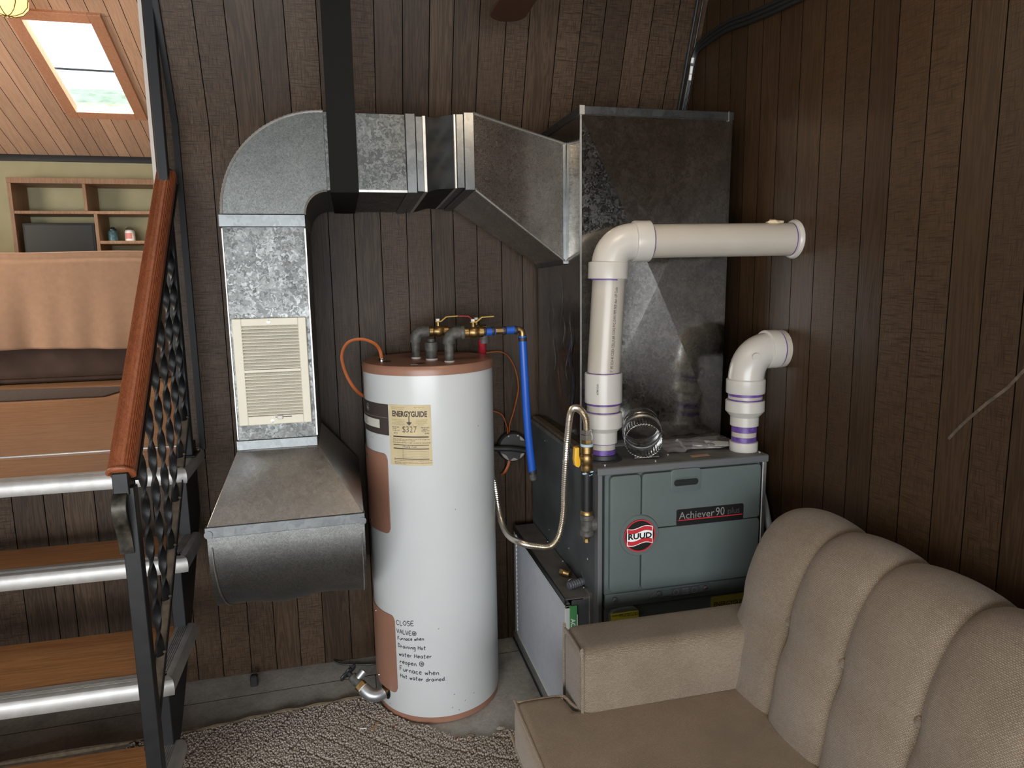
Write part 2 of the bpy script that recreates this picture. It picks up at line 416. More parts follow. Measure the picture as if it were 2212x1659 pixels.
# ================================================================ THE SETTING
XW, YW, ZS, LEAN = 1.44, 2.84, 2.157, math.radians(22)
YF, ZT, PITCH = 6.6, 2.617, math.radians(24)
GAP = .0032
floor = struct(box('floor', -3.6, XW+.1, -2.6, YW+.1, -.08, -.004, 'concrete'))
for pl_ in ([(-1.9, 2.625), (-.05, 2.690), (-.05, 2.838), (-1.9, 2.838)], [(-.047, 2.6905), (.66, 2.72), (.66, 2.838), (-.047, 2.838)], [(-1.9, 2.44), (-.62, 2.47), (.05, 2.53), (.05, 2.690), (-1.9, 2.622)], [(.053, 1.9), (.66, 1.9), (.66, 2.717), (.053, 2.6915)]):
    q = prism(pl_, lambda u, v, t: (u, v, t), -.004, .0045, 0)
    for p in q.polygons: p.material_index = 0 if abs(p.normal.z) > .5 else 1
    obj('floor_slab', q, ['concrete', 'groove'], floor, smooth=False)
# back wall, vertical part
wall_back = struct(box('wall_back', -3.6, XW+.1, YW, YW+.06, 0, .93, 'groove'))
box('wall_backing', -.56, XW+.1, YW, YW+.06, .93, ZS, 'groove', wall_back)
grooves = [-.545, -.438, -.339, -.243, -.146, -.037, .0595, .1595, .2605, .358, .446, .541, .641, .729, .84, .931, 1.022, 1.12, 1.215, 1.32, XW]
X3 = ((1, 0, 0), (0, 1, 0), (0, 0, 1))
for a, b_ in zip(grooves, grooves[1:]):
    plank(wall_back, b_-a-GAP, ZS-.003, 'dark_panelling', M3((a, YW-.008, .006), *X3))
lg = [-1.93, -1.83, -1.73, -1.625, -1.53, -1.42, -1.32, -1.217, -1.113, -1.05, -.944, -.85, -.745, -.64, -.545]
for a, b_ in zip(lg, lg[1:]):
    plank(wall_back, b_-a-GAP, .915, 'dark_panelling', M3((a, YW-.008, .006), *X3))
# sloped upper part
sv = Vector((0, -math.sin(LEAN), math.cos(LEAN))); sn = Vector((0, math.cos(LEAN), math.sin(LEAN)))
S0 = Vector((0, YW, ZS)); SL = 1.36
def SP(x, s, d): return S0+Vector((x, 0, 0))+sv*s+sn*d
wall_upper = struct(obj('wall_upper', hexa([SP(-.56, 0, 0), SP(XW+.1, 0, 0), SP(XW+.1, 0, .06), SP(-.56, 0, .06), SP(-.56, SL, 0), SP(XW+.1, SL, 0), SP(XW+.1, SL, .06), SP(-.56, SL, .06)]), 'groove'))
for a, b_ in zip(grooves, grooves[1:]):
    plank(wall_upper, b_-a-GAP, SL-.004, 'dark_panelling', M3(SP(a, .003, -.008), (1, 0, 0), sn, sv))
# right wall
wall_right = struct(box('wall_right', XW, XW+.06, -2.6, YW, 0, 3.5, 'groove'))
rg = [2.83, 2.74, 2.64, 2.54, 2.45, 2.345, 2.25, 2.15, 2.037, 1.925, 1.825, 1.728, 1.633, 1.522, 1.414, 1.319, 1.22, 1.125, 1.02, .92, .83, .73, .625, .53, .43, .33, .235, .13, .03]
for a, b_ in zip(rg, rg[1:]):
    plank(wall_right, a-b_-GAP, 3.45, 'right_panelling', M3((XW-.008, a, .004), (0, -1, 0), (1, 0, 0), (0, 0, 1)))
# a thin pale diagonal streak laid on the right wall
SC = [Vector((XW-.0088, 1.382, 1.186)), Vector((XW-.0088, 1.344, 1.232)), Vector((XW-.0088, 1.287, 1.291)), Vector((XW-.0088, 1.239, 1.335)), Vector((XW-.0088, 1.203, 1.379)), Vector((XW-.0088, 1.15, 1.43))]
flat('smear_grey', (.17, .165, .155), .7, var=.5, vscale=80); flat('smear_blue', (.03, .05, .14), .6, var=.5, vscale=80)
flat('streak_pale', (.085, .063, .045), .8, var=.4, vscale=60)
obj('pale_streak', tubem(catmull(SC, 5), .006, 6, flat_=(.0006, .0042)), 'streak_pale', wall_right)
# far-side shell of the lower room
struct(box('ceiling', -3.6, XW+.1, -2.6, 2.36, 3.4, 3.46, 'dull_plaster'))
struct(box('wall_left', -3.66, -3.6, -2.6, YW, 0, 3.46, 'dull_plaster'))
wr = thing('wall_rear', '', ''); del wr['label']; del wr['category']; struct(wr)
for a in ((-3.6, -3.1, 0, 3.46), (.9, XW+.1, 0, 3.46), (-3.1, .9, 0, .3), (-3.1, .9, 1.9, 3.46)):
    box('wall_panel', a[0], a[1], -2.6, -2.5, a[2], a[3], 'dull_plaster', wr)
w2 = struct(thing('window_2', '', '')); del w2['label']; del w2['category']
for a in ((-3.1, .9, .30, .36), (-3.1, .9, 1.84, 1.9), (-3.1, -3.04, .36, 1.84), (.84, .9, .36, 1.84), (-1.13, -1.07, .36, 1.84)):
    box('window_frame', a[0], a[1], -2.58, -2.5, a[2], a[3], 'white_enamel', w2)
box('pane', -3.04, .84, -2.56, -2.555, .36, 1.84, 'window_glass', w2)
# header above the stair opening and the plank strip behind the post
struct(box('wall_header', -3.6, -.56, YW, YW+.06, 3.2, 4.35, 'dull_plaster'))
ws = struct(box('wall_return', -.63, -.56, YW, YW+.05, .93, 3.2, 'groove'))
plank(ws, .066, 2.24, 'dark_panelling', M3((-.628, YW-.008, .955), *X3))
struct(box('trim_1', -.640, -.628, YW-.012, YW+.06, .958, 3.2, 'pale_edge'))
struct(box('trim_2', -.563, -.541, YW-.022, YW, .958, ZS, 'black_paint', None, .003))
struct(obj('trim_3', hexa([SP(-.563, .004, -.022), SP(-.541, .004, -.022), SP(-.541, .004, 0), SP(-.563, .004, 0), SP(-.563, SL, -.022), SP(-.541, SL, -.022), SP(-.541, SL, 0), SP(-.563, SL, 0)], .003), 'black_paint'))
# upper room: floor, side wall, far wall, sloping board ceiling with a skylight
fu = struct(box('floor_upper', -3.6, -.56, YW, YF, .90, .955, 'floor_laminate'))
for a, b_ in ((YW+.01, 2.90), (2.905, 3.55), (3.555, 4.2), (4.205, 4.85), (4.855, 5.5), (5.505, 6.55)):
    plank(fu, b_-a, 3.0, 'floor_laminate', M3((-3.58, a, .9601), (0, 1, 0), (0, 0, -1), (1, 0, 0)), th=.005, name='floor_board')
struct(box('trim_4', -3.58, -.60, 2.895, 2.912, .957, .9635, 'aluminium', None, .001))
struct(box('wall_side_upper', -.62, -.56, YW+.06, YF, .95, 4.35, 'olive_wall'))
struct(box('wall_far', -3.6, -.56, YF, YF+.06, .95, 2.75, 'olive_wall'))
struct(box('wall_left_upper', -3.66, -3.6, YW, YF, .95, 4.4, 'olive_wall'))
struct(box('trim_5', -3.58, -.62, YF-.03, YF, ZT-.045, ZT+.005, 'black_paint', None, .003))
cv = Vector((0, -math.cos(PITCH), math.sin(PITCH))); cn = Vector((0, math.sin(PITCH), math.cos(PITCH)))   # up the slope; outward
C0 = Vector((0, YF, ZT))
def CP(x, s, d): return C0+Vector((x, 0, 0))+cv*s+cn*d
SKX0, SKX1, SK0, SK1, CL = -1.845, -1.455, .625, 1.525, 4.2
ceil_up = struct(thing('ceiling_upper', '', '')); del ceil_up['label']; del ceil_up['category']
for x0, x1, s0, s1 in ((-3.6, SKX0-.03, 0, CL), (SKX1+.03, -.56, 0, CL), (SKX0-.03, SKX1+.03, 0, SK0-.03), (SKX0-.03, SKX1+.03, SK1+.03, CL)):
    obj('ceiling_backing', hexa([CP(x0, s0, 0), CP(x1, s0, 0), CP(x1, s1, 0), CP(x0, s1, 0), CP(x0, s0, .05), CP(x1, s0, .05), CP(x1, s1, .05), CP(x0, s1, .05)]), 'groove', ceil_up)
x = -3.55; k = 0
while x < -.66:
    w = (.098, .11, .09, .104)[k % 4]; k += 1
    cut = x+w > SKX0-.05 and x < SKX1+.05
    pcs = [(x, w-.004, 0, SK0-.05), (x, w-.004, SK1+.05, 3.2)] if cut else [(x, w-.004, 0, 3.2)]
    if cut and x < SKX0-.05: pcs.append((x, SKX0-.05-x, SK0-.048, SK1+.048))
    if cut and x+w > SKX1+.05: pcs.append((SKX1+.05, x+w-.004-SKX1-.05, SK0-.048, SK1+.048))
    for xx, ww, s0, s1 in pcs:
        if ww > .004: plank(ceil_up, ww, s1-s0, 'ceiling_panelling', M3(CP(xx, s0, -.008), (1, 0, 0), cn, cv))
    x += w
sk = struct(thing('window_1', '', '')); del sk['label']; del sk['category']
def cbox(name, x0, x1, s0, s1, d0, d1, m, par, bev=.002):
    return obj(name, hexa([CP(x0, s0, d0), CP(x1, s0, d0), CP(x1, s1, d0), CP(x0, s1, d0), CP(x0, s0, d1), CP(x1, s0, d1), CP(x1, s1, d1), CP(x0, s1, d1)], bev, 1), m, par)
TW = .075
cbox('window_frame', SKX0-TW, SKX0, SK0-TW, SK1+TW, -.03, .03, 'pine_trim', sk)
cbox('window_frame', SKX1, SKX1+TW, SK0-TW, SK1+TW, -.03, .03, 'pine_trim', sk)
cbox('window_frame', SKX0, SKX1, SK0-TW, SK0, -.03, .03, 'pine_trim', sk)
cbox('window_frame', SKX0, SKX1, SK1, SK1+TW, -.03, .03, 'pine_trim', sk)
cbox('pane', SKX0, SKX1, SK0, SK1, .012, .016, 'window_glass', sk, 0)
# what the skylight looks out on
pw = tag(obj('power_line', tubem(catmull([(-14, 24, 7.95), (-6, 24, 7.75), (4, 24, 7.95)], 10), .03, 6), 'black_cable'), 'dark overhead power line crossing the bright skylight', 'cable')
hill = gridm(lambda u, v: (-24+36*u, 30+12*v, 1.0+10.3*math.sin(v*PI/2)), 24, 8)
tag(obj('hillside', hill, 'hill_green'), 'pale green hillside seen low through the skylight', 'hill')

# ================================================================ WATER HEATER
HX, HY, HR = .2917, 2.5405, .2343
def cyl(phi, z, d=0):        # phi in degrees, 0 faces -y, negative to the viewer's left
    a = math.radians(phi); r = HR+d; return Vector((HX+r*math.sin(a), HY-r*math.cos(a), z))
heater = thing('water_heater', 'tall white cylindrical water heater with brown cap and handwritten note', 'water heater')
obj('tank', lathe([(HR-.002, .030), (HR, .034), (HR, 1.274), (HR-.002, 1.277)], (HX, HY, 0), seg=96), 'white_enamel', heater)
obj('base_ring', lathe([(HR-.010, .005), (HR-.003, .007), (HR-.003, .032), (HR-.006, .034)], (HX, HY, 0), seg=96), 'brown_enamel', heater)
obj('top_cap', lathe([(HR+.003, 1.274), (HR+.003, 1.292), (HR+.001, 1.300), (HR-.004, 1.305), (HR-.012, 1.306), (.16, 1.302), (.05, 1.301), (.0005, 1.301)], (HX, HY, 0), seg=96), 'brown_enamel', heater)
def patch(name, p0, p1, zf, m, par, d0=.0006, n=14, nv=10, thick=.0012):
    """a curved sheet on the tank; zf(t, s) gives height, t across 0..1, s up 0..1"""
    V = []; F = []
    for layer in (0, thick):
        for j in range(nv+1):
            for i in range(n+1):
                t = i/n; ph, z = p0+(p1-p0)*t, zf(t, j/nv); V.append(cyl(ph, z, d0+layer))
    S = (n+1)*(nv+1)
    for j in range(nv):
        for i in range(n):
            a = j*(n+1)+i; F += [(a+1, a, a+n+1, a+n+2), (S+a, S+a+1, S+a+n+2, S+a+n+1)]
    for i in range(n): F += [(i, i+1, S+i+1, S+i), (nv*(n+1)+i+1, nv*(n+1)+i, S+nv*(n+1)+i, S+nv*(n+1)+i+1)]
    for j in range(nv): F += [((j+1)*(n+1), j*(n+1), S+j*(n+1), S+(j+1)*(n+1)), (j*(n+1)+n, (j+1)*(n+1)+n, S+(j+1)*(n+1)+n, S+j*(n+1)+n)]
    return obj(name, pyd(V, F), m, par)
def rounded_zf(z0, z1, wid, rad=.02):
    def zf(t, s):
        e = min(t, 1-t)*wid; c = 0 if e > rad else rad-math.sqrt(max(0, rad*rad-(rad-e)**2)); return z0+c+(z1-z0-2*c)*s
    return zf
for z0, z1, lbl in ((.712, 1.0, 'upper brown access panel'), (.105, .405, 'lower brown access panel')):
    p = patch('access_panel', -110, -46, rounded_zf(z0, z1, .262), 'brown_enamel', heater, .001, 40, 6, .004); p['label'] = lbl
    for zz in (z0+.022, z1-.022):
        obj('screw', lathe([(.004, 0), (.004, .002), (.001, .003)], cyl(-76, zz, .005), cyl(-76, zz, 1)-cyl(-76, zz, 0), 8), 'chrome', p)
plate = patch('name_plate', -100, -43.3, lambda t, s: 1.066+.108*s, 'print_brown', heater, .0006, 24, 2); plate['label'] = 'black maker plate with cream data panel'
HM = lambda p0, zz, d=.0026: (lambda u, v: cyl(p0+math.degrees(u/HR), zz+v, d))
patch('data_panel', -92, -53.5, lambda t, s: 1.088+.030*s, 'label_cream', plate, .0024, 12, 2, .0004)
patch('rule', -100, -44, lambda t, s: 1.1265+.0012*s, 'badge_grey', plate, .0022, 20, 1, .0003)
stuff(obj('data_print', joinme([text_me(t, .0055, HM(-82, z_, .0031), .01, res=1) for t, z_ in (('240 V 4500 W', 1.1105), ('52 GAL 197 L', 1.1045), ('MODEL 50T 1 PH', 1.0985), ('SERIAL 0488 A', 1.0925))]), 'print_black', plate))
obj('script_name', text_me('Pacemaker', .014, lambda u, v: HM(-68, 1.141, .0026)(u+.15*v, v), -.004, xs=.8), 'badge_dim', plate)
obj('seal_ring', joinme([gridm(lambda u, v: HM(-48, 1.103, .0026)((.0075+.0012*v)*math.cos(u*2*PI), (.0105+.0015*v)*math.sin(u*2*PI)), 20, 1), text_me('UL', .009, HM(-49.3, 1.100, .0026))]), 'badge_dim', plate)
obj('emblem', gridm(lambda u, v: HM(-72, 1.153, .0026)((.009+.0028*v)*math.cos(u*2*PI), (.0105+.003*v)*math.sin(u*2*PI)), 20, 1), 'badge_grey', plate)
obj('emblem_letter', text_me('L', .015, HM(-73.2, 1.147, .0026), .02), 'white_print', plate)
# the yellow energy label
lab = patch('energy_label', -42.6, -5.7, lambda t, s: .966+.210*s, 'label_yellow', heater, .0006, 24, 6, .0006); lab['label'] = 'yellowed energy label'
LM = lambda u0, v0: (lambda u, v: cyl(-42.6+math.degrees((u0+u)/HR), .966+v0+v, .0017))
LW = math.radians(36.9)*HR
def lbar(u0, u1, v0, v1): return gridm(lambda u, v: LM(u0+(u1-u0)*u, v0+(v1-v0)*v)(0, 0), 10, 1)
obj('headline', text_me('ENERGYGUIDE', .0265, LM(.0140, .170), .038, xs=.70), 'print_brown', lab)
stuff(obj('arrow', joinme([lbar(.0745, .0775, .142, .172), gridm(lambda u, v: LM(.076+(-.010+.012*v)*(1-u)*1.0 if True else 0, .140+.010*(1-u)+.003*v)(0, 0), 4, 1), gridm(lambda u, v: LM(.076+(.010-.012*v)*(1-u), .140+.010*(1-u)+.003*v)(0, 0), 4, 1)]), 'print_brown', lab))
obj('price', text_me('$327', .031, LM(.050, .116), -.008, xs=.82), 'print_brown', lab)
bars = [lbar(.015, .141, .098, .1025), lbar(.015, .141, .0705, .073), lbar(.015, .141, .057, .0605), lbar(.015, .141, .022, .0242), lbar(.050, .0507, .0245, .0705)]
bars += [lbar(.047, .141, .028+i*.0055, .0284+i*.0055) for i in range(5)]
stuff(obj('rule', joinme(bars), 'print_brown', lab))
small = [('Your cost will vary depending on your local energy rate', .0135, .0905, .0058), ('product. This energy cost is based', .0135, .0855, .0058), ('How much will this model cost you to run yearly?', .0135, .078, .0066), ('Yearly Cost', .053, .063, .0095),
         ('Ask your salesperson or local utility for the energy rate in your area.', .0165, .0165, .0048), ('IMPORTANT  Removal of this label before consumer purchase is', .0165, .0085, .0050), ('violation of federal law.', .0165, .0042, .0045)]
stuff(obj('small_print', joinme([text_me(t, sz, LM(u, v), .012, res=1) for t, u, v, sz in small]), 'print_brown', lab))
faint = [('Electric water heater', .012, .200, .006), ('First hour rating 60', .012, .194, .006), ('Estimates on the scale', .012, .1575, .0055), ('are based on national', .012, .152, .0055), ('average electric rate', .012, .1465, .0055), ('of 8.04 cents per kwh', .012, .141, .0055),
         ('Only models with', .100, .1575, .0055), ('first hour rating', .100, .152, .0055), ('56 to 64 used in', .100, .1465, .0055), ('the scale', .106, .141, .0055), ('Make & model', .094, .200, .006)]
stuff(obj('faint_print', joinme([text_me(t, sz, LM(u, v), .008, res=1) for t, u, v, sz in faint]), 'print_faint', lab))
stuff(obj('scale_print', joinme([text_me(t, sz, LM(u, v), .012, res=1) for t, u, v, sz in (('Model with', .013, .131, .0058), ('lowest', .013, .1255, .0058), ('energy cost', .013, .120, .0058), ('$315', .018, .110, .0075), ('Model with', .117, .131, .0058), ('highest', .121, .1255, .0058), ('energy cost', .117, .120, .0058), ('$345', .128, .110, .0075))]), 'print_brown', lab))
# handwriting in marker: single-stroke letters
G = {'C': [[(.7, .85), (.3, 1), (0, .5), (.3, 0), (.7, .15)]], 'L': [[(.1, 1), (.1, 0), (.6, .02)]], 'O': [[(.4, 1), (0, .5), (.4, 0), (.75, .5), (.4, 1)]], 'S': [[(.6, .9), (.2, 1), (.05, .72), (.6, .35), (.4, 0), (0, .1)]],
     'E': [[(.6, 1), (.1, .95), (.05, 0), (.65, 0)], [(.08, .5), (.5, .52)]], 'V': [[(0, 1), (.3, 0), (.62, 1)]], 'A': [[(0, 0), (.32, 1), (.64, 0)], [(.12, .4), (.5, .4)]], 'F': [[(.05, 0), (.1, 1), (.6, 1)], [(.08, .52), (.45, .55)]],
     'D': [[(.1, 0), (.1, 1), (.6, .6), (.5, .15), (.1, 0)]], 'H': [[(.05, 0), (.1, .9)], [(.6, 0), (.6, .9)], [(.05, .45), (.6, .5)]], 'N': [[(.05, 0), (.1, .8), (.5, .05), (.55, .85)]], 'R': [[(.05, 0), (.1, 1), (.55, .8), (.1, .5), (.6, 0)]],
     'a': [[(.5, .5), (.2, .58), (.05, .25), (.25, 0), (.5, .3), (.5, .55), (.55, 0)]], 'b': [[(.05, 1), (.05, 0), (.4, .05), (.45, .4), (.08, .45)]], 'c': [[(.45, .5), (.15, .55), (.05, .2), (.25, 0), (.5, .1)]], 'd': [[(.5, .4), (.2, .5), (.05, .2), (.25, 0), (.5, .25), (.5, 1), (.52, 0)]],
     'e': [[(.05, .3), (.5, .35), (.3, .6), (.05, .3), (.2, 0), (.5, .1)]], 'g': [[(.5, .5), (.15, .5), (.1, .1), (.5, .2), (.5, .5), (.5, -.35), (.2, -.5)]], 'h': [[(.05, 1), (.05, 0)], [(.05, .35), (.3, .55), (.5, .3), (.5, 0)]], 'i': [[(.1, .5), (.12, 0)], [(.12, .72), (.16, .78)]],
     'n': [[(.05, .5), (.05, 0), (.07, .35), (.35, .55), (.5, .3), (.5, 0)]], 'o': [[(.25, .55), (.02, .25), (.25, 0), (.5, .28), (.25, .55)]], 'p': [[(.05, .5), (.05, -.45)], [(.05, .45), (.4, .5), (.45, .15), (.06, .05)]], 'r': [[(.05, .55), (.08, 0), (.1, .3), (.42, .55)]],
     't': [[(.2, .9), (.2, 0), (.35, .02)], [(0, .6), (.45, .62)]], 'u': [[(.05, .5), (.08, .1), (.3, 0), (.48, .2), (.5, .55), (.52, 0)]], 'w': [[(.02, .5), (.15, 0), (.32, .4), (.48, 0), (.62, .55)]], 'W': [[(0, .9), (.15, 0), (.35, .7), (.5, 0), (.7, 1)]], '.': [[(.1, 0), (.14, .05)]],
     '@': [[(.5, 1.05), (.1, .85), (.05, .25), (.5, 0), (.9, .3), (.9, .8), (.5, 1.05)], [(.6, .72), (.36, .68), (.36, .38), (.6, .36), (.66, .62), (.42, .70), (.72, .45)]]}
def scribble(s, size, u0, z0, tilt, wd=.0012):
    V = []; F = []; x = 0
    for ch in s:
        if ch == ' ': x += .5; continue
        jit = random.uniform(-.05, .05)
        for st in G[ch]:
            P = catmull([(a+x, b_+jit, 0) for a, b_ in st], 4) if len(st) > 2 else [Vector((a+x, b_+jit, 0)) for a, b_ in st]
            base = len(V)
            for i, p in enumerate(P):
                d = (P[min(i+1, len(P)-1)]-P[max(i-1, 0)]); d = d.normalized() if d.length else Vector((1, 0, 0))
                for sgn in (-1, 1):
                    q = p*size+Vector((-d.y, d.x, 0))*wd*sgn
                    V.append(cyl(u0+math.degrees(q.x/HR), z0+q.y+tilt*q.x, .0007))
            F += [(base+2*i, base+2*i+1, base+2*i+3, base+2*i+2) for i in range(len(P)-1)]
        x += max(a for st in G[ch] for a, _ in st)+.2
    return pyd(V, F)
note = [('CLOSE', .0175, -44.6, .374, .12), ('VALVE@', .0155, -44.4, .344, .02), ('Furnace when', .0125, -43.8, .318, .12), ('Draining Hot', .0145, -43.6, .289, .05), ('water Heater', .0155, -43.0, .258, .03), ('reopen @', .0170, -42.3, .229, .0), ('Furnace when', .0180, -42.8, .201, -.03), ('Hot water drained..', .0150, -42.6, .174, -.01)]
for s, sz, u0, z0, tl in note:
    stuff(obj('handwriting', scribble(s, sz, u0, z0, tl), 'marker_ink', heater))
# scuffs on the tank
for ph, z in ((4, .06), (10, .045), (16, .075), (25, .09), (6, .11), (-58, .045), (38, 1.08), (-70, 1.045), (-66, 1.046), (-6, .37), (12, .80)):
    obj('scuff_mark', pyd([cyl(ph, z, .0006), cyl(ph+1.1, z+.002, .0006), cyl(ph+1.0, z+.004, .0006), cyl(ph+.1, z+.0022, .0006)], [(0, 1, 2, 3)]), 'iron_pipe', heater)
# cap recesses, grommet, plug
def disc(name, x, y, z, r, h, m, par, seg=20): return obj(name, lathe([(r, 0), (r, h*.7), (r*.85, h)], (x, y, z), seg=seg), m, par)
disc('dark_knockout', .252, 2.440, 1.3005, .018, .0015, 'dark_slot', heater)
disc('grommet_plate', .125, 2.537, 1.3005, .034, .002, 'black_rubber', heater)
disc('cable_clamp', .125, 2.537, 1.302, .011, .012, 'chrome', heater, 12)
box('paper_scrap', .215, .238, 2.388, 2.394, 1.3035, 1.3045, 'card_white', heater)
def nipple(x, y, z0, z1, r, m='iron_pipe', name='pipe_nipple'):
    o = obj(name, lathe([(r, z0), (r, z1)], (x, y, 0), seg=18), m, heater)
    obj('tape_ring', lathe([(r+.001, z0), (r+.0015, z0+.005), (r+.001, z0+.006)], (x, y, 0), seg=18), 'white_tape', o)
    return o
nipple(.304, 2.528, 1.301, 1.352, .021, name='plug_nipple')
obj('pipe_plug', lathe([(.024, 1.335), (.024, 1.365), (.021, 1.367), (.013, 1.367), (.013, 1.378)], (.304, 2.528, 0), seg=16), 'iron_pipe', heater)
nipple(.254, 2.593, 1.301, 1.368, .0165); nipple(.355, 2.436, 1.301, 1.372, .0165)
# drain: hole, brass stub, grey elbow and a black hose valve
hp = cyl(-63.4, .086)
hd = (hp-Vector((HX, HY, .086))).normalized()
obj('drain_hole', lathe([(.030, 0), (.030, .001)], hp-hd*.0008, hd, 24), 'dark_slot', heater)
dp = [hp-hd*.0, hp+hd*.022, hp+hd*.045]
obj('drain_stub', cylm(dp[0], dp[1]+hd*.004, .015, 16), 'brass', heater)
ev = Vector((-.62, .52, .55)).normalized()
c_ = hp+hd*.052+Vector((0, 0, -.012))
e1 = c_+ev*.055
obj('drain_elbow', tubem(elbow_path(hp+hd*.012, c_, e1, .04), [.024]+[.0235]*9+[.023], 18), 'grey_galvanised_elbow', heater)
obj('tape_ring', cylm(e1-ev*.002, e1+ev*.006, .019, 16), 'white_tape', heater)
obj('valve_nut', cylm(e1+ev*.005, e1+ev*.022, .022, 8), 'brass', heater)
vb = e1+ev*.02
dv = obj('drain_valve', cylm(vb, vb+ev*.045, .018, 14, .004), 'iron_pipe', heater)
obj('valve_spout', cylm(vb+ev*.02, vb+ev*.02+Vector((.03, .012, .028)), .015, 12), 'grey_galvanised_elbow', dv)
hw = vb+ev*.062
a_, b2, d_ = frame_at(ev)
def wheel():
    V = []
    for i in range(48):
        t = 2*PI*i/48; r = .030+.0055*math.cos(6*t); V.append(hw+(a_*math.cos(t)+b2*math.sin(t))*r)
    return tubem(V+[V[0]], .005, 8, caps=False)
obj('hand_wheel', wheel(), 'black_rubber', dv)
obj('wheel_hub', cylm(vb+ev*.04, hw+ev*.006, .009, 10), 'black_rubber', dv)
for k in range(3):
    t = PI*k/3; q = (a_*math.cos(t)+b2*math.sin(t))*.029
    obj('wheel_spoke', cylm(hw-q, hw+q, .004, 6), 'black_rubber', dv)

# ================================================================ WATER LINES ABOVE THE HEATER
def ball_valve(par, x0, x1, y, z, handle_m, hx=.075, lift=.046, body='brass'):
    obj('valve_body', lathe([(.017, 0), (.019, .003), (.019, .016), (.015, .020), (.021, (x1-x0)*.45), (.021, (x1-x0)*.62), (.016, x1-x0-.018), (.019, x1-x0-.015), (.019, x1-x0)], (x0, y, z), (1, 0, 0), 12), body, par)
    xc = (x0+x1)/2
    st = obj('valve_stem', cylm((xc, y, z+.015), (xc, y, z+lift-.006), .0065, 10), 'brass', par)
    obj('stem_nut', cylm((xc, y, z+lift-.010), (xc, y, z+lift), .0075, 6), 'white_tape', st)
    sg = 1 if hx > 0 else -1
    pts = [(xc-sg*.010, z+lift-.012), (xc+sg*.012, z+lift-.012), (xc+sg*.032, z+lift+.004), (xc+hx, z+lift+.006), (xc+hx, z+lift+.010), (xc+sg*.030, z+lift+.008), (xc+sg*.010, z+lift-.008), (xc-sg*.010, z+lift-.008)]
    obj('valve_handle', prism(pts, FR, y-.008, y+.008, .0012, 1), handle_m, par)
cold = thing('cold_water_line', 'blue plastic water pipe with brass ball valve and black elbow', 'pipe')
obj('pipe_elbow', tubem(elbow_path((.355, 2.436, 1.366), (.355, 2.436, 1.404), (.409, 2.436, 1.404), .034), [.0215]+[.0225]*9+[.022], 18), 'iron_pipe', cold)
obj('elbow_bead', lathe([(.024, 0), (.025, .004), (.025, .010), (.024, .012)], (.398, 2.436, 1.404), (1, 0, 0), 18), 'iron_pipe', cold)
ball_valve(cold, .408, .478, 2.436, 1.404, 'yellow_dull')
zc = 1.404
obj('blue_pipe', cylm((.476, 2.436, zc), (.523, 2.436, zc), .0135, 16), 'blue_pex', cold)
obj('blue_pipe', cylm((.55, 2.436, zc+.002), (.602, 2.436, zc+.004), .0135, 16), 'blue_pex', cold)
for x0 in (.478, .509, .551, .592):
    obj('crimp_ring', lathe([(.0145, 0), (.0155, .002), (.0155, .009), (.0145, .011)], (x0, 2.436, zc+.002), (1, 0, 0), 16), 'black_rubber', cold)
obj('brass_coupling', cylm((.518, 2.436, zc+.001), (.556, 2.436, zc+.002), .0125, 12), 'brass', cold)
obj('brass_elbow', tubem(elbow_path((.600, 2.436, zc+.004), (.622, 2.436, zc+.004), (.6225, 2.436, zc-.028), .016), .0115, 12), 'brass', cold)
bl = catmull([(.6225, 2.436, 1.385), (.630, 2.44, 1.22), (.642, 2.45, 1.03), (.660, 2.46, .865)], 8)
obj('crimp_ring', cylm((.6225, 2.436, 1.366), (.6222, 2.436, 1.379), .0155, 16), 'black_rubber', cold)
obj('blue_pipe', tubem(bl, .0145, 16), 'blue_pex', cold)
obj('crimp_ring', cylm(bl[-1]+Vector((0, 0, .012)), bl[-1]+Vector((.0015, 0, -.004)), .0158, 16), 'black_rubber', cold)
obj('pipe_tail', lathe([(.013, 0), (.013, .02), (.010, .024)], bl[-1]+Vector((.001, 0, -.004)), (.05, 0, -1), 14), 'iron_pipe', cold)
hot = thing('hot_water_line', 'red plastic water pipe with brass valves behind the blue one', 'pipe')
obj('pipe_elbow', tubem(elbow_path((.254, 2.593, 1.362), (.254, 2.593, 1.400), (.304, 2.593, 1.400), .032), [.0215]+[.0225]*9+[.022], 18), 'iron_pipe', hot)
ball_valve(hot, .303, .375, 2.593, 1.400, 'yellow_dull')
obj('brass_pipe', tubem(elbow_path((.37, 2.593, 1.40), (.43, 2.60, 1.40), (.49, 2.64, 1.398), .03), .0125, 12), 'brass', hot)
ball_valve(hot, .455, .525, 2.625, 1.398, 'red_paint', hx=-.07)
obj('black_tee', tubem(elbow_path((.40, 2.59, 1.40), (.515, 2.63, 1.398), (.520, 2.63, 1.345), .03), .019, 12), 'iron_pipe', hot)
obj('red_pipe', tubem(catmull([(.511, 2.63, 1.36), (.515, 2.65, 1.28), (.517, 2.72, 1.0), (.52, 2.78, .7)], 8), .0145, 14), 'red_pex', hot)

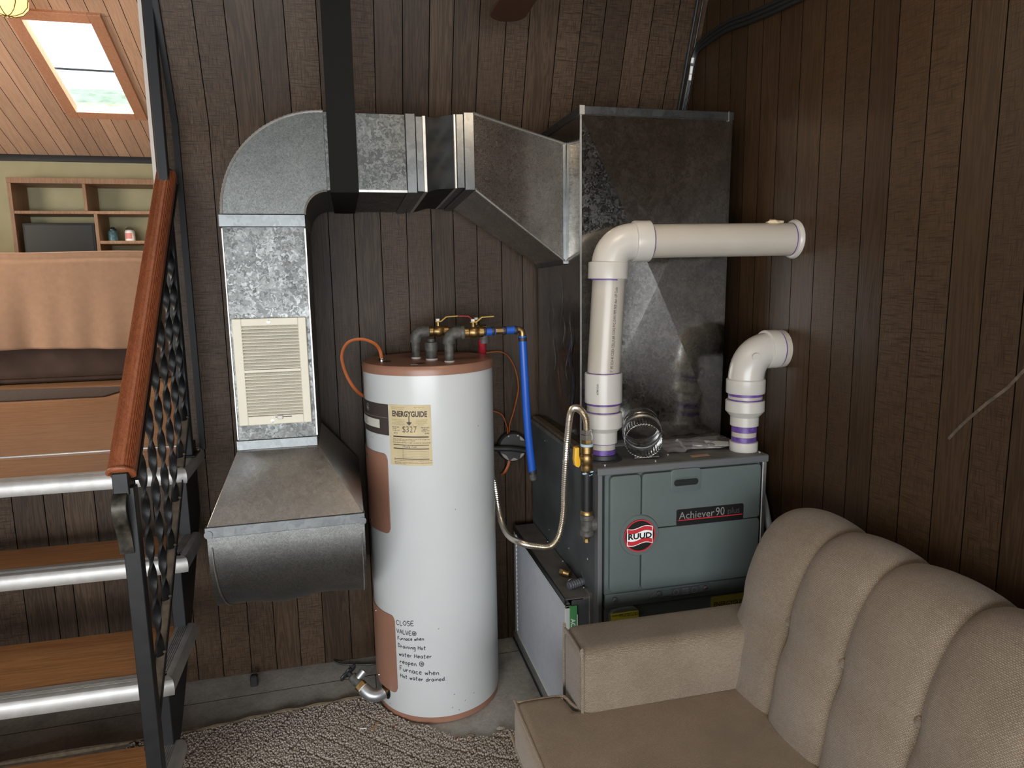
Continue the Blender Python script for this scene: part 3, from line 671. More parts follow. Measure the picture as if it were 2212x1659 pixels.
# ================================================================ CABLES ROUND THE HEATER
def flatcable(pts, m='orange_cable', rx=.0060, ry=.0028, n=10): return tubem(catmull(pts, n), 1, 10, flat_=(rx, ry))
tag(obj('orange_cable', flatcable([(.125, 2.537, 1.312), (.119, 2.53, 1.345), (.098, 2.51, 1.372), (.055, 2.50, 1.388), (.010, 2.50, 1.378), (-.013, 2.50, 1.335), (-.004, 2.51, 1.272), (.025, 2.53, 1.21), (.065, 2.60, 1.165), (.13, 2.72, 1.13)]), 'orange_cable'), 'orange flat cable looping from the grommet on the brown cap', 'cable')
tag(obj('orange_cable', flatcable([(.50, 2.80, 1.272), (.56, 2.80, 1.288), (.632, 2.80, 1.286), (.676, 2.80, 1.23), (.694, 2.80, 1.14), (.676, 2.80, 1.05), (.655, 2.80, .985), (.652, 2.80, .95)]), 'orange_cable'), 'orange cable arching above the round junction box behind the blue pipe', 'cable')
tag(obj('orange_cable', flatcable([(.50, 2.79, 1.062), (.58, 2.79, 1.046), (.620, 2.79, 1.026), (.640, 2.79, .975), (.645, 2.80, .945)]), 'orange_cable'), 'short orange cable curving from the heater side into the round junction box', 'cable')
tag(obj('orange_cable', flatcable([(.652, 2.80, .835), (.645, 2.80, .805), (.630, 2.805, .775), (.622, 2.826, .760)]), 'orange_cable'), 'orange cable stub hanging below the round junction box', 'cable')
jb = thing('junction_box', 'round black scraped junction box on the panelled wall behind the heater', 'junction box')
obj('box_body', lathe([(.064, 0), (.064, .03), (.058, .038)], (.666, 2.832, .884), (0, -1, 0), 28), 'black_rubber', jb)
obj('cover', lathe([(.060, 0), (.058, .004), (.03, .006), (.001, .006)], (.666, 2.794, .884), (0, -1, 0), 28), 'box_scraped', jb)
for k, (a0, a1) in enumerate(((200, 250), (255, 290), (300, 335), (30, 60))):
    obj('paint_scrape', gridm(lambda u, v: Vector((.666+(.056-.012*v*math.sin(u*PI))*math.cos(math.radians(a0+(a1-a0)*u)), 2.787-.0006, .884+(.056-.012*v*math.sin(u*PI))*math.sin(math.radians(a0+(a1-a0)*u)))), 8, 2), 'dull_plaster', jb)
for k in (-.02, .02): obj('screw', lathe([(.004, 0), (.004, .002)], (.666+k, 2.788, .935), (0, -1, 0), 8), 'chrome', jb)
tag(obj('black_hose', tubem(catmull([(.46, 2.772, .905), (.58, 2.765, .892), (.66, 2.762, .885), (.75, 2.77, .86), (.80, 2.79, .83)], 8), .012, 12), 'black_rubber'), 'black hose crossing the front of the round junction box', 'hose')

# ================================================================ DUCT RUN WITH REGISTER AND BOOT
YD, YB = 2.30, 2.79
ZB, ZTp, SAG = 1.868, 2.103, .020
duct = thing('air_duct', 'galvanised rectangular supply duct with elbow, register and flared boot', 'duct')
def sect(name, x0, x1, zb0, zt0, zb1, zt1, m, y0=YD, y1=YB, sag=SAG, bev=.002, y0b=None, y1b=None):
    y0b = y0 if y0b is None else y0b; y1b = y1 if y1b is None else y1b
    return obj(name, hexa([(x0, y0, zb0), (x1, y0b, zb1), (x1, y1b, zb1-sag), (x0, y1, zb0-sag), (x0, y0, zt0), (x1, y0b, zt1), (x1, y1b, zt1), (x0, y1, zt0)], bev, 1), m, duct)
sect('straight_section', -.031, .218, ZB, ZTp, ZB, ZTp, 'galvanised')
for k, z in ((0, ZB-.001), (1, ZTp-.003)): pass
box('seam_strip', -.02, .218, YD-.003, YD+.002, ZB-.003, ZB+.004, 'aluminium', duct)
sect('drive_collar', .217, .249, ZB-.005, ZTp+.003, ZB-.005, ZTp+.003, 'galvanised_band', YD-.006, YB+.004)
sect('connector_frame', .249, .281, ZB, ZTp-.004, ZB-.001, ZTp-.004, 'galvanised_band', YD-.002, YB)
sect('frame_lip', .270, .282, ZB-.002, ZTp-.002, ZB-.002, ZTp-.002, 'aluminium', YD-.005, YB)
# flexible canvas connector: a soft crumpled sleeve
def canvas():
    n, mseg = 10, 40; V = []; F = []
    for i in range(n+1):
        t = i/n; x = .281+.090*t; zb = ZB+.000+.013*t; zt = ZTp-.004+.008*t; dip = .012*math.sin(PI*t)
        P = [Vector((x, YD, zb)), Vector((x, YB, zb-SAG)), Vector((x, YB, zt)), Vector((x, YD, zt))]
        for k in range(mseg):
            s = k/mseg*4; a = P[int(s) % 4]; b_ = P[(int(s)+1) % 4]; q = a.lerp(b_, s-int(s))
            cen = Vector((x, (YD+YB)/2, (zb+zt)/2)); w = dip*(.6+.4*math.sin(k*1.7+t*5))
            q = q+(cen-q).normalized()*w; V.append(q)
    for i in range(n):
        for k in range(mseg): j = (k+1) % mseg; F.append((i*mseg+k, i*mseg+j, (i+1)*mseg+j, (i+1)*mseg+k))
    return pyd(V, F)
obj('canvas_connector', canvas(), 'canvas_black', duct, ang=60)
sect('frame_lip', .369, .378, ZB+.011, ZTp+.006, ZB+.011, ZTp+.006, 'aluminium', YD-.004, YB)
sect('connector_frame', .378, .403, ZB+.012, ZTp+.007, ZB+.013, ZTp+.008, 'galvanised_band', YD-.001, YB)
sect('drive_collar', .402, .436, ZB+.006, ZTp+.012, ZB+.006, ZTp+.013, 'galvanised_band', YD-.007, YB+.003)
sect('transition', .434, .784, ZB+.008, ZTp+.010, 1.645, 2.05, 'galvanised_transition', YD, YB, .012, .002, 2.425, 2.775)
# raised seams on the transition's front edges
for za, zb_ in ((ZB+.008, 1.645), (ZTp+.010, 2.05)):
    obj('edge_seam', tubem([(.436, YD-.001, za), (.784, 2.424, zb_)], .005, 8), 'aluminium', duct)
sect('end_flange', .770, .7845, 1.637, 2.056, 1.637, 2.056, 'galvanised_band', 2.418, 2.782, .01)
# quarter elbow
EX, EZ = -.030, 1.795
def arc(r, n=18, a0=90, a1=180, rz=None):
    rz = rz or r; return [(EX+r*math.cos(math.radians(a0+(a1-a0)*i/n)), EZ+rz*math.sin(math.radians(a0+(a1-a0)*i/n))) for i in range(n+1)]
outer, inner = arc(.312, rz=ZTp-EZ), arc(.070, rz=ZB-EZ)
def elbow():
    n = len(outer); V = []; F = []
    for (ax, az), (bx, bz) in zip(outer, inner):
        V += [(ax, YD, az), (bx, YD, bz), (bx, YB, bz-SAG), (ax, YB, az)]
    for i in range(n-1):
        for k in range(4): j = (k+1) % 4; F.append((4*i+k, 4*i+j, 4*i+4+j, 4*i+4+k))
    F += [(0, 1, 2, 3), (4*n-1, 4*n-2, 4*n-3, 4*n-4)]
    bm = bmesh.new(); vs = [bm.verts.new(v) for v in V]
    for f in F: bm.faces.new([vs[i] for i in f])
    return bm2me(bm)
obj('duct_elbow', elbow(), 'galvanised_fine', duct)
def notched(pts, y, r):  # a crimped seam: a thin strip of small tabs along the arc
    P = [Vector((x, y, z)) for x, z in pts]; return tubem(catmull(P, 4), [r*(1+.35*(i % 2)) for i in range((len(P)-1)*4+1)], 6)
obj('elbow_seam', notched(outer, YD-.001, .0035), 'aluminium', duct)
obj('elbow_seam', notched(inner, YD-.001, .003), 'aluminium', duct)
# vertical drop
VL, VR = -.345, -.101
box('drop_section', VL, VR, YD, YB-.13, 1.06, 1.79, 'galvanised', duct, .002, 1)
box('drive_collar', VL-.007, VR+.003, YD-.007, YB-.12, 1.757, 1.797, 'galvanised_band', duct, .003, 1)
box('drive_collar', VL-.005, VR-.001, YD-.006, YB-.12, 1.066, 1.098, 'galvanised_band', duct, .002, 1)
box('corner_seam', VR-.005, VR+.001, YD-.002, YD+.01, 1.10, 1.755, 'aluminium', duct, .001, 1)
box('corner_seam', VL-.001, VL+.004, YD-.002, YD+.01, 1.10, 1.755, 'aluminium', duct, .001, 1)
# flared boot: sloping hood and rounded scoop turning into the wall
BYF = 2.12; BL, BRt = -.424, .030
obj('boot_hood', hexa([(BL, BYF, .880), (BRt, BYF, .883), (BRt, 2.80, .883), (BL-.01, 2.80, .880), (VL-.002, YD-.002, 1.068), (VR-.001, YD-.002, 1.068), (VR-.001, YB-.12, 1.068), (VL-.002, YB-.12, 1.068)], .0015, 1), 'galvanised_dull', duct)
def scoop():
    prof = []
    for i in range(15):
        a = math.radians(90*i/14); prof.append((BYF+.56*(1-math.cos(a)), .82-.355*math.sin(a)))
    prof = [(BYF, .882)]+prof+[(2.80, .462)]
    n = len(prof); V = []; F = []
    for j in range(13):
        t = j/12
        for i, (y, z) in enumerate(prof):
            f = (y-BYF)/.68; xl = BL-.085*f; x = xl+(BRt-xl)*t
            dent = .012*math.sin(PI*t)**2*math.sin(PI*min(1, max(0, (i-5)/9)))*math.sin(9*t+1)
            V.append((x, y, z+dent-.0))
    for j in range(12):
        for i in range(n-1): a = j*n+i; F.append((a, a+1, a+n+1, a+n))
    # side cheeks and top
    for j in (0, 12):
        base = len(V); V.append((V[j*n][0], 2.80, .882))
        F.append(tuple([base]+[j*n+i for i in range(n)]))
    F.append((0, 12*n, len(V)-1, len(V)-2))
    bm = bmesh.new(); vs = [bm.verts.new(v) for v in V]
    for f in F: bm.faces.new([vs[i] for i in f])
    return bm2me(bm)
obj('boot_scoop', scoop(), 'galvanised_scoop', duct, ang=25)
obj('scoop_seam', tubem([(BL+.012, BYF+.56*(1-math.cos(math.radians(a)))-.003*math.cos(math.radians(a))-.001, .82-.355*math.sin(math.radians(a))-.003*math.sin(math.radians(a))) for a in range(0, 64, 8)], .0022, 6), 'galvanised_dull', duct)
obj('scoop_seam', tubem([(BRt-.010, BYF+.56*(1-math.cos(math.radians(a)))-.003*math.cos(math.radians(a))-.001, .82-.355*math.sin(math.radians(a))-.003*math.sin(math.radians(a))) for a in range(0, 64, 8)], .0022, 6), 'galvanised_dull', duct)
obj('hood_flange', hexa([(BL-.004, BYF-.006, .851), (BRt+.002, BYF-.006, .855), (BRt+.002, BYF+.02, .855), (BL-.004, BYF+.02, .851), (BL-.004, BYF-.006, .883), (BRt+.002, BYF-.006, .886), (BRt+.002, BYF+.02, .886), (BL-.004, BYF+.02, .883)], .001, 1), 'galvanised_band', duct)
for x, s in ((BL, 1), (BRt, -1)):
    obj('folded_tab', lathe([(.012, 0), (.012, .003)], (x+s*.006, BYF-.0065, .862), (0, -1, 0), 16), 'galvanised_band', duct)
# register
RX0, RX1, RZ0, RZ1 = -.335, -.116, 1.1465, 1.4815; RY = YD-.004
reg = obj('air_register', joinme([boxm(RX0, -.307, RY-.010, RY, RZ0, RZ1, .002, 1), boxm(-.141, RX1, RY-.010, RY, RZ0, RZ1, .002, 1), boxm(-.308, -.140, RY-.010, RY, 1.458, RZ1, .002, 1), boxm(-.308, -.140, RY-.010, RY, RZ0, 1.175, .002, 1)]), 'register_cream', duct)
box('register_back', -.308, -.140, RY-.0012, RY-.0002, 1.175, 1.458, 'plastic_grey', reg)
box('middle_bar', -.309, -.139, RY-.012, RY-.001, 1.313, 1.322, 'register_cream', reg, .001, 1)
slat = hexa([(-.308, -.0085, -.0040), (-.140, -.0085, -.0040), (-.140, -.001, .0025), (-.308, -.001, .0025), (-.308, -.0085, -.0022), (-.140, -.0085, -.0022), (-.140, -.001, .0043), (-.308, -.001, .0043)])
fin(slat, 'register_cream')
for k in range(27):
    z = 1.181+k*.0104
    if 1.310 < z < 1.322: continue
    o = bpy.data.objects.new('slat', slat); link(o, reg); o.location = (0, RY-.001, z+(.0012 if z > 1.32 else 0))
for k in range(12):
    box('damper_vane', -.302+k*.0136, -.3005+k*.0136, RY-.0045, RY-.001, 1.177, 1.456, 'dull_plaster', reg)
for xx, zz in ((-.227, 1.470), (-.235, 1.158)):
    obj('screw', lathe([(.006, 0), (.005, .0025), (.002, .003)], (xx, RY-.010, zz), (0, -1, 0), 12), 'chrome', reg)
box('lever_slot', -.226, -.176, RY-.0108, RY-.009, 1.168, 1.1705, 'dark_slot', reg)
box('lever', -.220, -.203, RY-.016, RY-.010, 1.162, 1.1745, 'pvc_bright', reg, .002, 1)

# hanging strap round the duct
strap = thing('hanging_strap', 'wide black webbing strap holding the duct up from the slope', 'strap')
SX0, SX1 = -.020, .066
obj('hanging_leg', hexa([(SX0, YD-.010, ZTp+.008), (SX1, YD-.010, ZTp+.008), (SX1, YD-.0065, ZTp+.008), (SX0, YD-.0065, ZTp+.008), (SX0-.002, YD+.02, 3.30), (SX1+.006, YD+.02, 3.30), (SX1+.006, YD+.024, 3.30), (SX0-.002, YD+.024, 3.30)]), 'strap_black', strap)
obj('front_band', hexa([(SX0, YD-.010, ZB-.005), (SX1, YD-.010, ZB-.005), (SX1, YD-.003, ZB-.005), (SX0, YD-.003, ZB-.005), (SX0, YD-.010, ZTp+.012), (SX1, YD-.010, ZTp+.012), (SX1, YD-.003, ZTp+.012), (SX0, YD-.003, ZTp+.012)], .001, 1), 'strap_black', strap)
obj('bottom_band', hexa([(SX0, YD-.008, ZB-.006), (SX1, YD-.008, ZB-.006), (SX1-.004, YB, ZB-SAG-.006), (SX0+.006, YB, ZB-SAG-.006), (SX0, YD-.008, ZB-.002), (SX1, YD-.008, ZB-.002), (SX1-.004, YB, ZB-SAG-.002), (SX0+.006, YB, ZB-SAG-.002)]), 'strap_black', strap)

# ================================================================ FURNACE
FX0, FX1, FY0, FY1, FZ = .750, 1.343, 2.0, 2.80, 1.0
fur = thing('furnace', 'grey-green gas furnace cabinet with red round logo badge', 'furnace')
box('cabinet', FX0, FX1, FY0+.028, FY1, .0, FZ-.012, 'furnace_side', fur, .002, 1)
box('cabinet_top', FX0-.004, FX1+.004, FY0-.004, FY1, FZ-.014, FZ, 'furnace_top', fur, .002, 1)
box('top_lip', FX0-.004, FX1+.004, FY0-.007, FY0+.002, FZ-.024, FZ-.001, 'furnace_edge', fur, .002, 1)
box('edge_strip', FX0-.001, FX0+.014, FY0-.002, FY0+.03, .02, FZ-.02, 'furnace_edge', fur, .002, 1)
box('edge_strip', FX1-.014, FX1+.001, FY0-.002, FY0+.03, .02, FZ-.02, 'aluminium', fur, .002, 1)
dx0, dx1, dz0, dz1 = .774, 1.322, .575, .978
door = obj('door_panel', prism(rrect(dx0, dx1, .540, dz1, .012), FR, FY0+.004, FY0+.028, .002, 1), 'furnace_green', fur)
obj('raised_face', prism(rrect(dx0+.012, .8895, dz0+.012, dz1-.006, .014), FR, FY0-.012, FY0+.006, .008, 3), 'furnace_green', door)
obj('raised_face', prism(rrect(.894, dx1-.006, .7905, dz1-.006, .012), FR, FY0-.012, FY0+.006, .006, 3), 'furnace_green', door)
obj('raised_face', prism(rrect(.894, dx1-.006, dz0+.012, .7875, .012), FR, FY0-.013, FY0+.006, .006, 3), 'furnace_green', door)
obj('handle_surround', prism(rrect(.990, 1.098, .903, .979, .014), FR, FY0-.0145, FY0, .003, 2), 'furnace_green', door)
obj('handle_recess', prism(rrect(1.000, 1.089, .922, .947, .012), FR, FY0-.0155, FY0-.010, .001, 1), 'dark_slot', door)
obj('handle_lip', tubem([(x, FY0-.015, z) for x, z in rrect(1.000, 1.089, .922, .947, .012)+[rrect(1.000, 1.089, .922, .947, .012)[0]]], .0022, 6, caps=False), 'furnace_green', door)
LX, LZ = .884, .772
obj('logo_boss', lathe([(.070, 0), (.066, .007), (.001, .008)], (LX, FY0-.010, LZ), (0, -1, 0), 40), 'furnace_green', door)
badge = obj('logo_badge', lathe([(.0540, 0), (.0535, .002), (.001, .0021)], (LX, FY0-.0175, LZ), (0, -1, 0), 48), 'badge_black', fur); badge['label'] = 'round black and red maker badge'
BYZ = lambda dy: (lambda u, v: Vector((LX+u, FY0-.0198-dy, LZ+v)))
obj('red_ring', gridm(lambda u, v: BYZ(.0002)((.0495+.0042*v)*math.cos(2*PI*u), (.0495+.0042*v)*math.sin(2*PI*u)), 48, 1), 'logo_red', badge)
wave = lambda u: .0048*math.sin(u*2*PI*.95+.35)
def flag(v0, v1, x0, x1, dy, slope=.0): return gridm(lambda u, v: BYZ(dy)(x0+(x1-x0)*u, v0+(v1-v0)*v-wave(u)+slope*(u-.5)), 20, 1)
obj('flag_outline', flag(-.0285, .0285, -.044, .044, .0004, .0), 'white_print', badge)
obj('flag_red', flag(.0125, .0262, -.0418, .0418, .0006, .0), 'logo_red', badge)
obj('flag_red', flag(-.0262, -.0125, -.0418, .0418, .0006, .0), 'logo_red', badge)
obj('logo_lettering', text_me('RUUD', .0262, lambda u, v: BYZ(.0008)(u, v-.0093), .036, 'CENTER', 1.14), 'badge_black', badge)
np_ = obj('name_badge', prism(rrect(1.0135, 1.254, .790, .8435, .006), FR, FY0-.0165, FY0-.011, .001, 1), 'badge_black', fur); np_['label'] = 'black name badge with grey lettering'
NB = lambda u0, v0: (lambda u, v: Vector((1.0135+u0+u, FY0-.0168, .790+v0+v)))
obj('badge_lettering', text_me('Achiever', .0350, NB(.007, .0215), 0, xs=1.0), 'badge_grey', np_)
obj('badge_lettering', text_me('90', .041, NB(.137, .0215), 0, xs=.84), 'badge_grey', np_)
obj('badge_lettering_dim', text_me('plus', .030, NB(.181, .024), -.006, xs=.95), 'badge_dim', np_)
obj('badge_rule', boxm(1.018, 1.250, FY0-.0172, FY0-.0164, .8065, .8095), 'logo_red', np_)
# middle rail with knobs and filter label, lower door
box('middle_rail', dx0, dx1, FY0-.002, FY0+.02, .528, .576, 'furnace_green', fur, .003, 2)
obj('rail_tab', prism([(.93, .548), (.945, .566), (1.140, .572), (1.150, .556), (1.150, .548)], FR, FY0-.005, FY0, .001, 1), 'furnace_green', fur)
for x, z in ((.806, .5685-.010), (.961, .560), (1.128, .560), (1.284, .562)):
    kb = obj('thumb_screw', lathe([(.009, 0), (.009, .006), (.006, .009)], (x, FY0-.004, z), (0, -1, 0), 10), 'furnace_side', fur)
    obj('screw_slot', boxm(x-.006, x+.006, FY0-.0138, FY0-.0125, z-.001, z+.001), 'chrome', kb)
fl = box('filter_notice', 1.004, 1.108, FY0-.0066, FY0-.004, .544, .570, 'plastic_grey', fur, .001, 1)
for x in (1.022, 1.088): obj('notice_ring', gridm(lambda u, v: Vector((x+(.0085+.0013*v)*math.cos(2*PI*u), FY0-.0069, .557+(.0085+.0013*v)*math.sin(2*PI*u))), 20, 1), 'badge_grey', fl)
stuff(obj('notice_print', joinme([text_me(t, .0075, (lambda zz: lambda u, v: Vector((1.055+u, FY0-.0069, zz+v)))(z), .01, 'CENTER', res=1) for t, z in (('FILTER', .5625), ('ACCESS', .5545), ('DOOR', .5465))]), 'badge_grey', fl))
ld = obj('lower_door', prism(rrect(dx0, dx1, .06, .530, .012), FR, FY0+.006, FY0+.026, .002, 1), 'furnace_green', fur)
obj('raised_face', prism(rrect(dx0+.014, .8895, .08, .528, .028), FR, FY0-.010, FY0+.008, .010, 4), 'furnace_green', ld)
wl = obj('warning_label', prism(rrect(.791, .888, .470, .5135, .004), FR, FY0-.0112, FY0-.010, 0), 'bright_yellow', ld)
stuff(obj('warning_print', joinme([text_me(t, sz, (lambda xx, zz: lambda u, v: Vector((xx+u, FY0-.0116, zz+v)))(x, z), .02, res=1) for t, x, z, sz in (('WARNING:', .794, .503, .0078), ('DISCONNECT THE ELECTRIC', .821, .505, .0068), ('POWER BEFORE SERVICING.', .821, .4985, .0068))]), 'print_black', wl))
el = obj('energy_sticker', prism(rrect(1.156, 1.300, .36, .519, .004), FR, FY0+.0035, FY0+.006, 0), 'sticker_yellow', ld)
obj('sticker_lettering', text_me('ENERGYGUIDE', .0235, lambda u, v: Vector((1.166+u, FY0+.0032, .481+v)), .022, xs=.83), 'print_black', el)
# screws down the cabinet side
for y, z in ((2.12, .93), (2.10, .86), (2.12, .74), (2.10, .66), (2.3, .95), (2.6, .95), (2.3, .62), (2.55, .60)):
    obj('screw', lathe([(.0045, 0), (.003, .002)], (FX0, y, z), (-1, 0, 0), 8), 'chrome', fur)
for x, y in ((.78, 2.02), (1.335, 2.03), (.955, 2.025), (1.03, 2.09)):
    obj('screw', lathe([(.006, 0), (.006, .003), (.002, .005)], (x, y, FZ), (0, 0, 1), 8), 'chrome', fur)

# ================================================================ PLENUM
PX0, PX1, PY0, PY1, PZ0, PZ1 = .785, 1.337, 2.27, 2.80, 1.0, 2.118
plen = thing('plenum', 'tall galvanised sheet metal plenum box standing on the furnace', 'plenum')
def plenbody():
    c = [(PX0, PY0, PZ0), (PX1-.01, PY0, PZ0), (PX1-.01, PY1, PZ0), (PX0, PY1, PZ0), (PX0, PY0, PZ1), (PX1, PY0, PZ1), (PX1, PY1, PZ1), (PX0, PY1, PZ1)]
    c += [((PX0+PX1)/2-.005, PY0-.026, (PZ0+PZ1)/2), (PX0-.006, (PY0+PY1)/2, (PZ0+PZ1)/2-.2)]
    F = [(0, 3, 2, 1), (4, 5, 6, 7), (1, 2, 6, 5), (2, 3, 7, 6), (0, 1, 8), (1, 5, 8), (5, 4, 8), (4, 0, 8), (0, 4, 9), (4, 7, 9), (7, 3, 9), (3, 0, 9)]
    return pyd(c, F)
obj('plenum_body', plenbody(), 'galvanised_plenum', plen, ang=.2)
def band(name, x0, x1, y0, y1, z0, z1, m, par): return box(name, x0, x1, y0, y1, z0, z1, m, par, .0015, 1)
band('top_cap', PX0-.004, PX1+.004, PY0-.005, PY1, PZ1-.002, PZ1+.025, 'galvanised_band', plen)
box('cap_tab', PX0-.0045, PX0+.014, PY0-.0062, PY0-.003, PZ1-.003, PZ1+.027, 'aluminium', plen, .001, 1)
box('cap_joint', PX1-.018, PX1-.0165, PY0-.0065, PY0-.004, PZ1-.006, PZ1+.027, 'aluminium', plen)
box('corner_seam', PX0-.002, PX0+.004, PY0-.004, PY0+.003, PZ0, PZ1-.001, 'aluminium', plen, .001, 1)
box('base_flange', PX0-.01, PX1-.002, PY0-.03, PY0, PZ0, PZ0+.006, 'galvanised_dull', plen, .001, 1)
box('side_flange', PX0-.030, PX0, PY0-.01, PY1, PZ0, PZ0+.012, 'dusty_channel', plen, .002, 1)
# smeared paint and scratches on the plenum's left side
for k, (y, z, w, h, m_) in enumerate(((2.36, 1.33, .009, .06, 'smear_blue'), (2.345, 1.17, .006, .09, 'smear_blue'), (2.43, 1.40, .010, .05, 'smear_grey'), (2.55, 1.30, .012, .06, 'smear_grey'), (2.50, 1.22, .004, .08, 'smear_grey'), (2.62, 1.42, .004, .06, 'smear_grey'), (2.40, 1.27, .007, .05, 'smear_grey'), (2.68, 1.25, .005, .05, 'smear_grey'), (2.46, 1.50, .003, .09, 'smear_grey'), (2.57, 1.46, .003, .05, 'smear_grey'), (2.35, 1.40, .008, .07, 'smear_grey'), (2.38, 1.10, .003, .07, 'smear_grey'))):
    def sm(u, v, y=y, z=z, w=w*(.55 if 'blue' in m_ else .3), h=h, k=k): 
        e = (.35+.65*math.sin(PI*v)**.7)*(1+.35*math.sin(13*v+k*3)); return (PX0-.0085+.006*min(1, abs(z+h*(v-.5)-1.36)/.36)-.0004, y+w*(u-.5)*2*e+.012*math.sin(5*v+k), z+h*(v-.5)*2)
    obj('paint_smear', gridm(sm, 4, 14), m_, plen)

# ================================================================ FILTER RACK AND FILTER
rk = thing('filter_rack', 'low galvanised filter rack on the furnace side', 'filter rack')
KX0, KX1, KY0, KY1, KZ0, KZ1 = .656, .748, 2.052, 2.765, .055, .551
obj('rack_shell', joinme([boxm(KX0, KX1, KY0, KY1, KZ1-.004, KZ1, .001, 1), boxm(KX0+.062, KX1, KY0, KY0+.004, KZ0, KZ1-.004, .001, 1), boxm(KX0, KX1, KY1-.004, KY1, KZ0, KZ1-.004, .001, 1), boxm(KX0+.03, KX1, KY0, KY1, KZ0, KZ0+.004, .001, 1)]), 'furnace_top', rk)
box('rack_back', KX1-.012, KX1-.002, KY0+.004, KY1-.004, KZ0+.004, KZ1-.004, 'dark_slot', rk)
box('front_plate', KX0+.022, KX1-.006, KY0-.002, KY0+.001, KZ0, KZ1-.006, 'furnace_side', rk, .001, 1)
box('corner_angle', KX1-.010, KX1+.0015, KY0-.003, KY0+.04, KZ0, KZ1+.012, 'galvanised_dull', rk, .001, 1)
box('top_rail', KX0-.003, KX0+.003, KY0, KY1, KZ1-.020, KZ1+.001, 'galvanised_band', rk, .001, 1)
box('bottom_rail', KX0-.006, KX0+.004, KY0, KY1, KZ0-.004, KZ0+.016, 'aluminium', rk, .001, 1)
box('rack_base', KX0+.01, KX1, KY0+.01, KY1-.01, .0, KZ0, 'furnace_side', rk)
for y in (2.12, 2.35, 2.55): obj('screw', lathe([(.0045, 0), (.003, .003)], (KX1-.004, y, KZ1), (0, 0, 1), 8), 'chrome', rk)
af = thing('air_filter', 'white pleated air filter with green card edge in the rack', 'air filter')
AX0, AX1, AY0, AY1, AZ0, AZ1 = .658, .676, 2.046, 2.745, .074, .530
n = 26; pts = []
for k in range(n*2+1): pts.append((AX0+(.0045 if k % 2 else 0), AY0+.006+(AY1-AY0-.012)*k/(n*2)))
V = []; F = []
def pleats():
    m_ = 24; V = []; F = []
    for k in range(m_*2+1):
        z = AZ0+.012+(AZ1-AZ0-.024)*(k+(.72 if k % 2 else 0))/(m_*2); x = AX0+(.009 if k % 2 else .0)
        V += [(x, AY0+.010, z-.0), (x, AY1-.01, z)]
    for k in range(m_*2): F.append((2*k, 2*k+1, 2*k+3, 2*k+2))
    return pyd(V, F)
obj('pleated_media', pleats(), 'filter_white', af, smooth=False)
box('media_back', AX1-.004, AX1, AY0+.005, AY1-.005, AZ0+.005, AZ1-.005, 'filter_white', af)
for a in ((AY0, AY0+.012, AZ0, AZ1), (AY1-.012, AY1, AZ0, AZ1), (AY0, AY1, AZ0, AZ0+.014), (AY0, AY1, AZ1-.010, AZ1)):
    box('card_frame', AX0-.001, AX1, a[0], a[1], a[2], a[3], 'card_white', af, .001, 1)
ge = box('green_edge', AX0+.010, AX0+.036, AY0-.006, AY0-.001, AZ0, AZ1, 'card_green', af, .0008, 1)
box('white_edge', AX0-.006, AX0+.0105, AY0-.0055, AY0-.001, AZ0, AZ1-.006, 'card_white', af, .0008, 1)
box('white_stripe', AX0+.0345, AX0+.0375, AY0-.0064, AY0-.001, AZ0, AZ1-.03, 'card_white', af)
obj('edge_lettering', text_me('ACE', .022, lambda u, v: Vector((AX0+.0135+v, AY0-.0064, .487-u)), .02, xs=.95), 'white_print', ge)
bf = thing('brass_fitting', 'small brass threaded fitting lying on the filter rack', 'fitting')
fd = Vector((.6, -.8, 0)).normalized(); f0 = Vector((.700, 2.235, .5655))
obj('hex_head', cylm(f0, f0+fd*.016, .0145, 6), 'brass', bf)
obj('threaded_stem', lathe([(.0115 if k % 2 else .0100, k*.002) for k in range(14)], f0+fd*.014, fd, 14), 'brass', bf)
pf = thing('barbed_fitting', 'dark grey barbed plastic hose elbow on the filter rack', 'fitting')
g0 = Vector((.690, 2.12, .5635)); gd = Vector((.85, .25, .05)).normalized()
obj('barbed_end', lathe([((.0125, .0145)[k % 2], k*.0045) for k in range(12)], g0, gd, 16), 'plastic_grey', pf)
obj('elbow_end', tubem(elbow_path(g0+gd*.045, g0+gd*.075, g0+gd*.075+Vector((.0, .02, .022)), .012), .013, 14), 'plastic_grey', pf)
cl = tag(obj('hose_clamp', tubem([(.708+.012*math.cos(a*PI/8), 2.145, .5625+.012*math.sin(a*PI/8)) for a in range(17)], .0022, 6, caps=False), 'chrome'), 'small steel hose clamp beside the barbed fitting on the rack', 'clamp')

# ================================================================ PVC VENT PIPES
pv = thing('vent_pipe', 'white plastic vent pipe rising from furnace and bending into right wall', 'pipe')
VX, VY = .806, 2.105
def ring(name, par, x, y, prof, m, seg=32): return obj(name, lathe(prof, (x, y, 0), seg=seg), m, par)
ring('rubber_collar', pv, VX, VY, [(.062, 1.0), (.060, 1.004), (.050, 1.006), (.047, 1.018), (.043, 1.019)], 'black_rubber')
ring('stub_pipe', pv, VX, VY, [(.0400, 1.005), (.0400, 1.075)], 'pvc')
ring('primer_band', pv, VX, VY, [(.0404, 1.018), (.0404, 1.036)], 'primer_purple')
ring('primer_band', pv, VX, VY, [(.0404, 1.053), (.0404, 1.0565)], 'primer_purple')
ring('reducer', pv, VX, VY, [(.040, 1.055), (.0455, 1.057), (.0455, 1.094), (.059, 1.108), (.0615, 1.110), (.0615, 1.155), (.0585, 1.158), (.052, 1.158)], 'pvc_bright')
ring('short_pipe', pv, VX, VY, [(.0535, 1.15), (.0535, 1.20)], 'pvc')
ring('primer_band', pv, VX, VY, [(.0540, 1.157), (.0540, 1.162)], 'primer_purple')
ring('primer_band', pv, VX, VY, [(.0540, 1.182), (.0540, 1.193)], 'primer_purple')
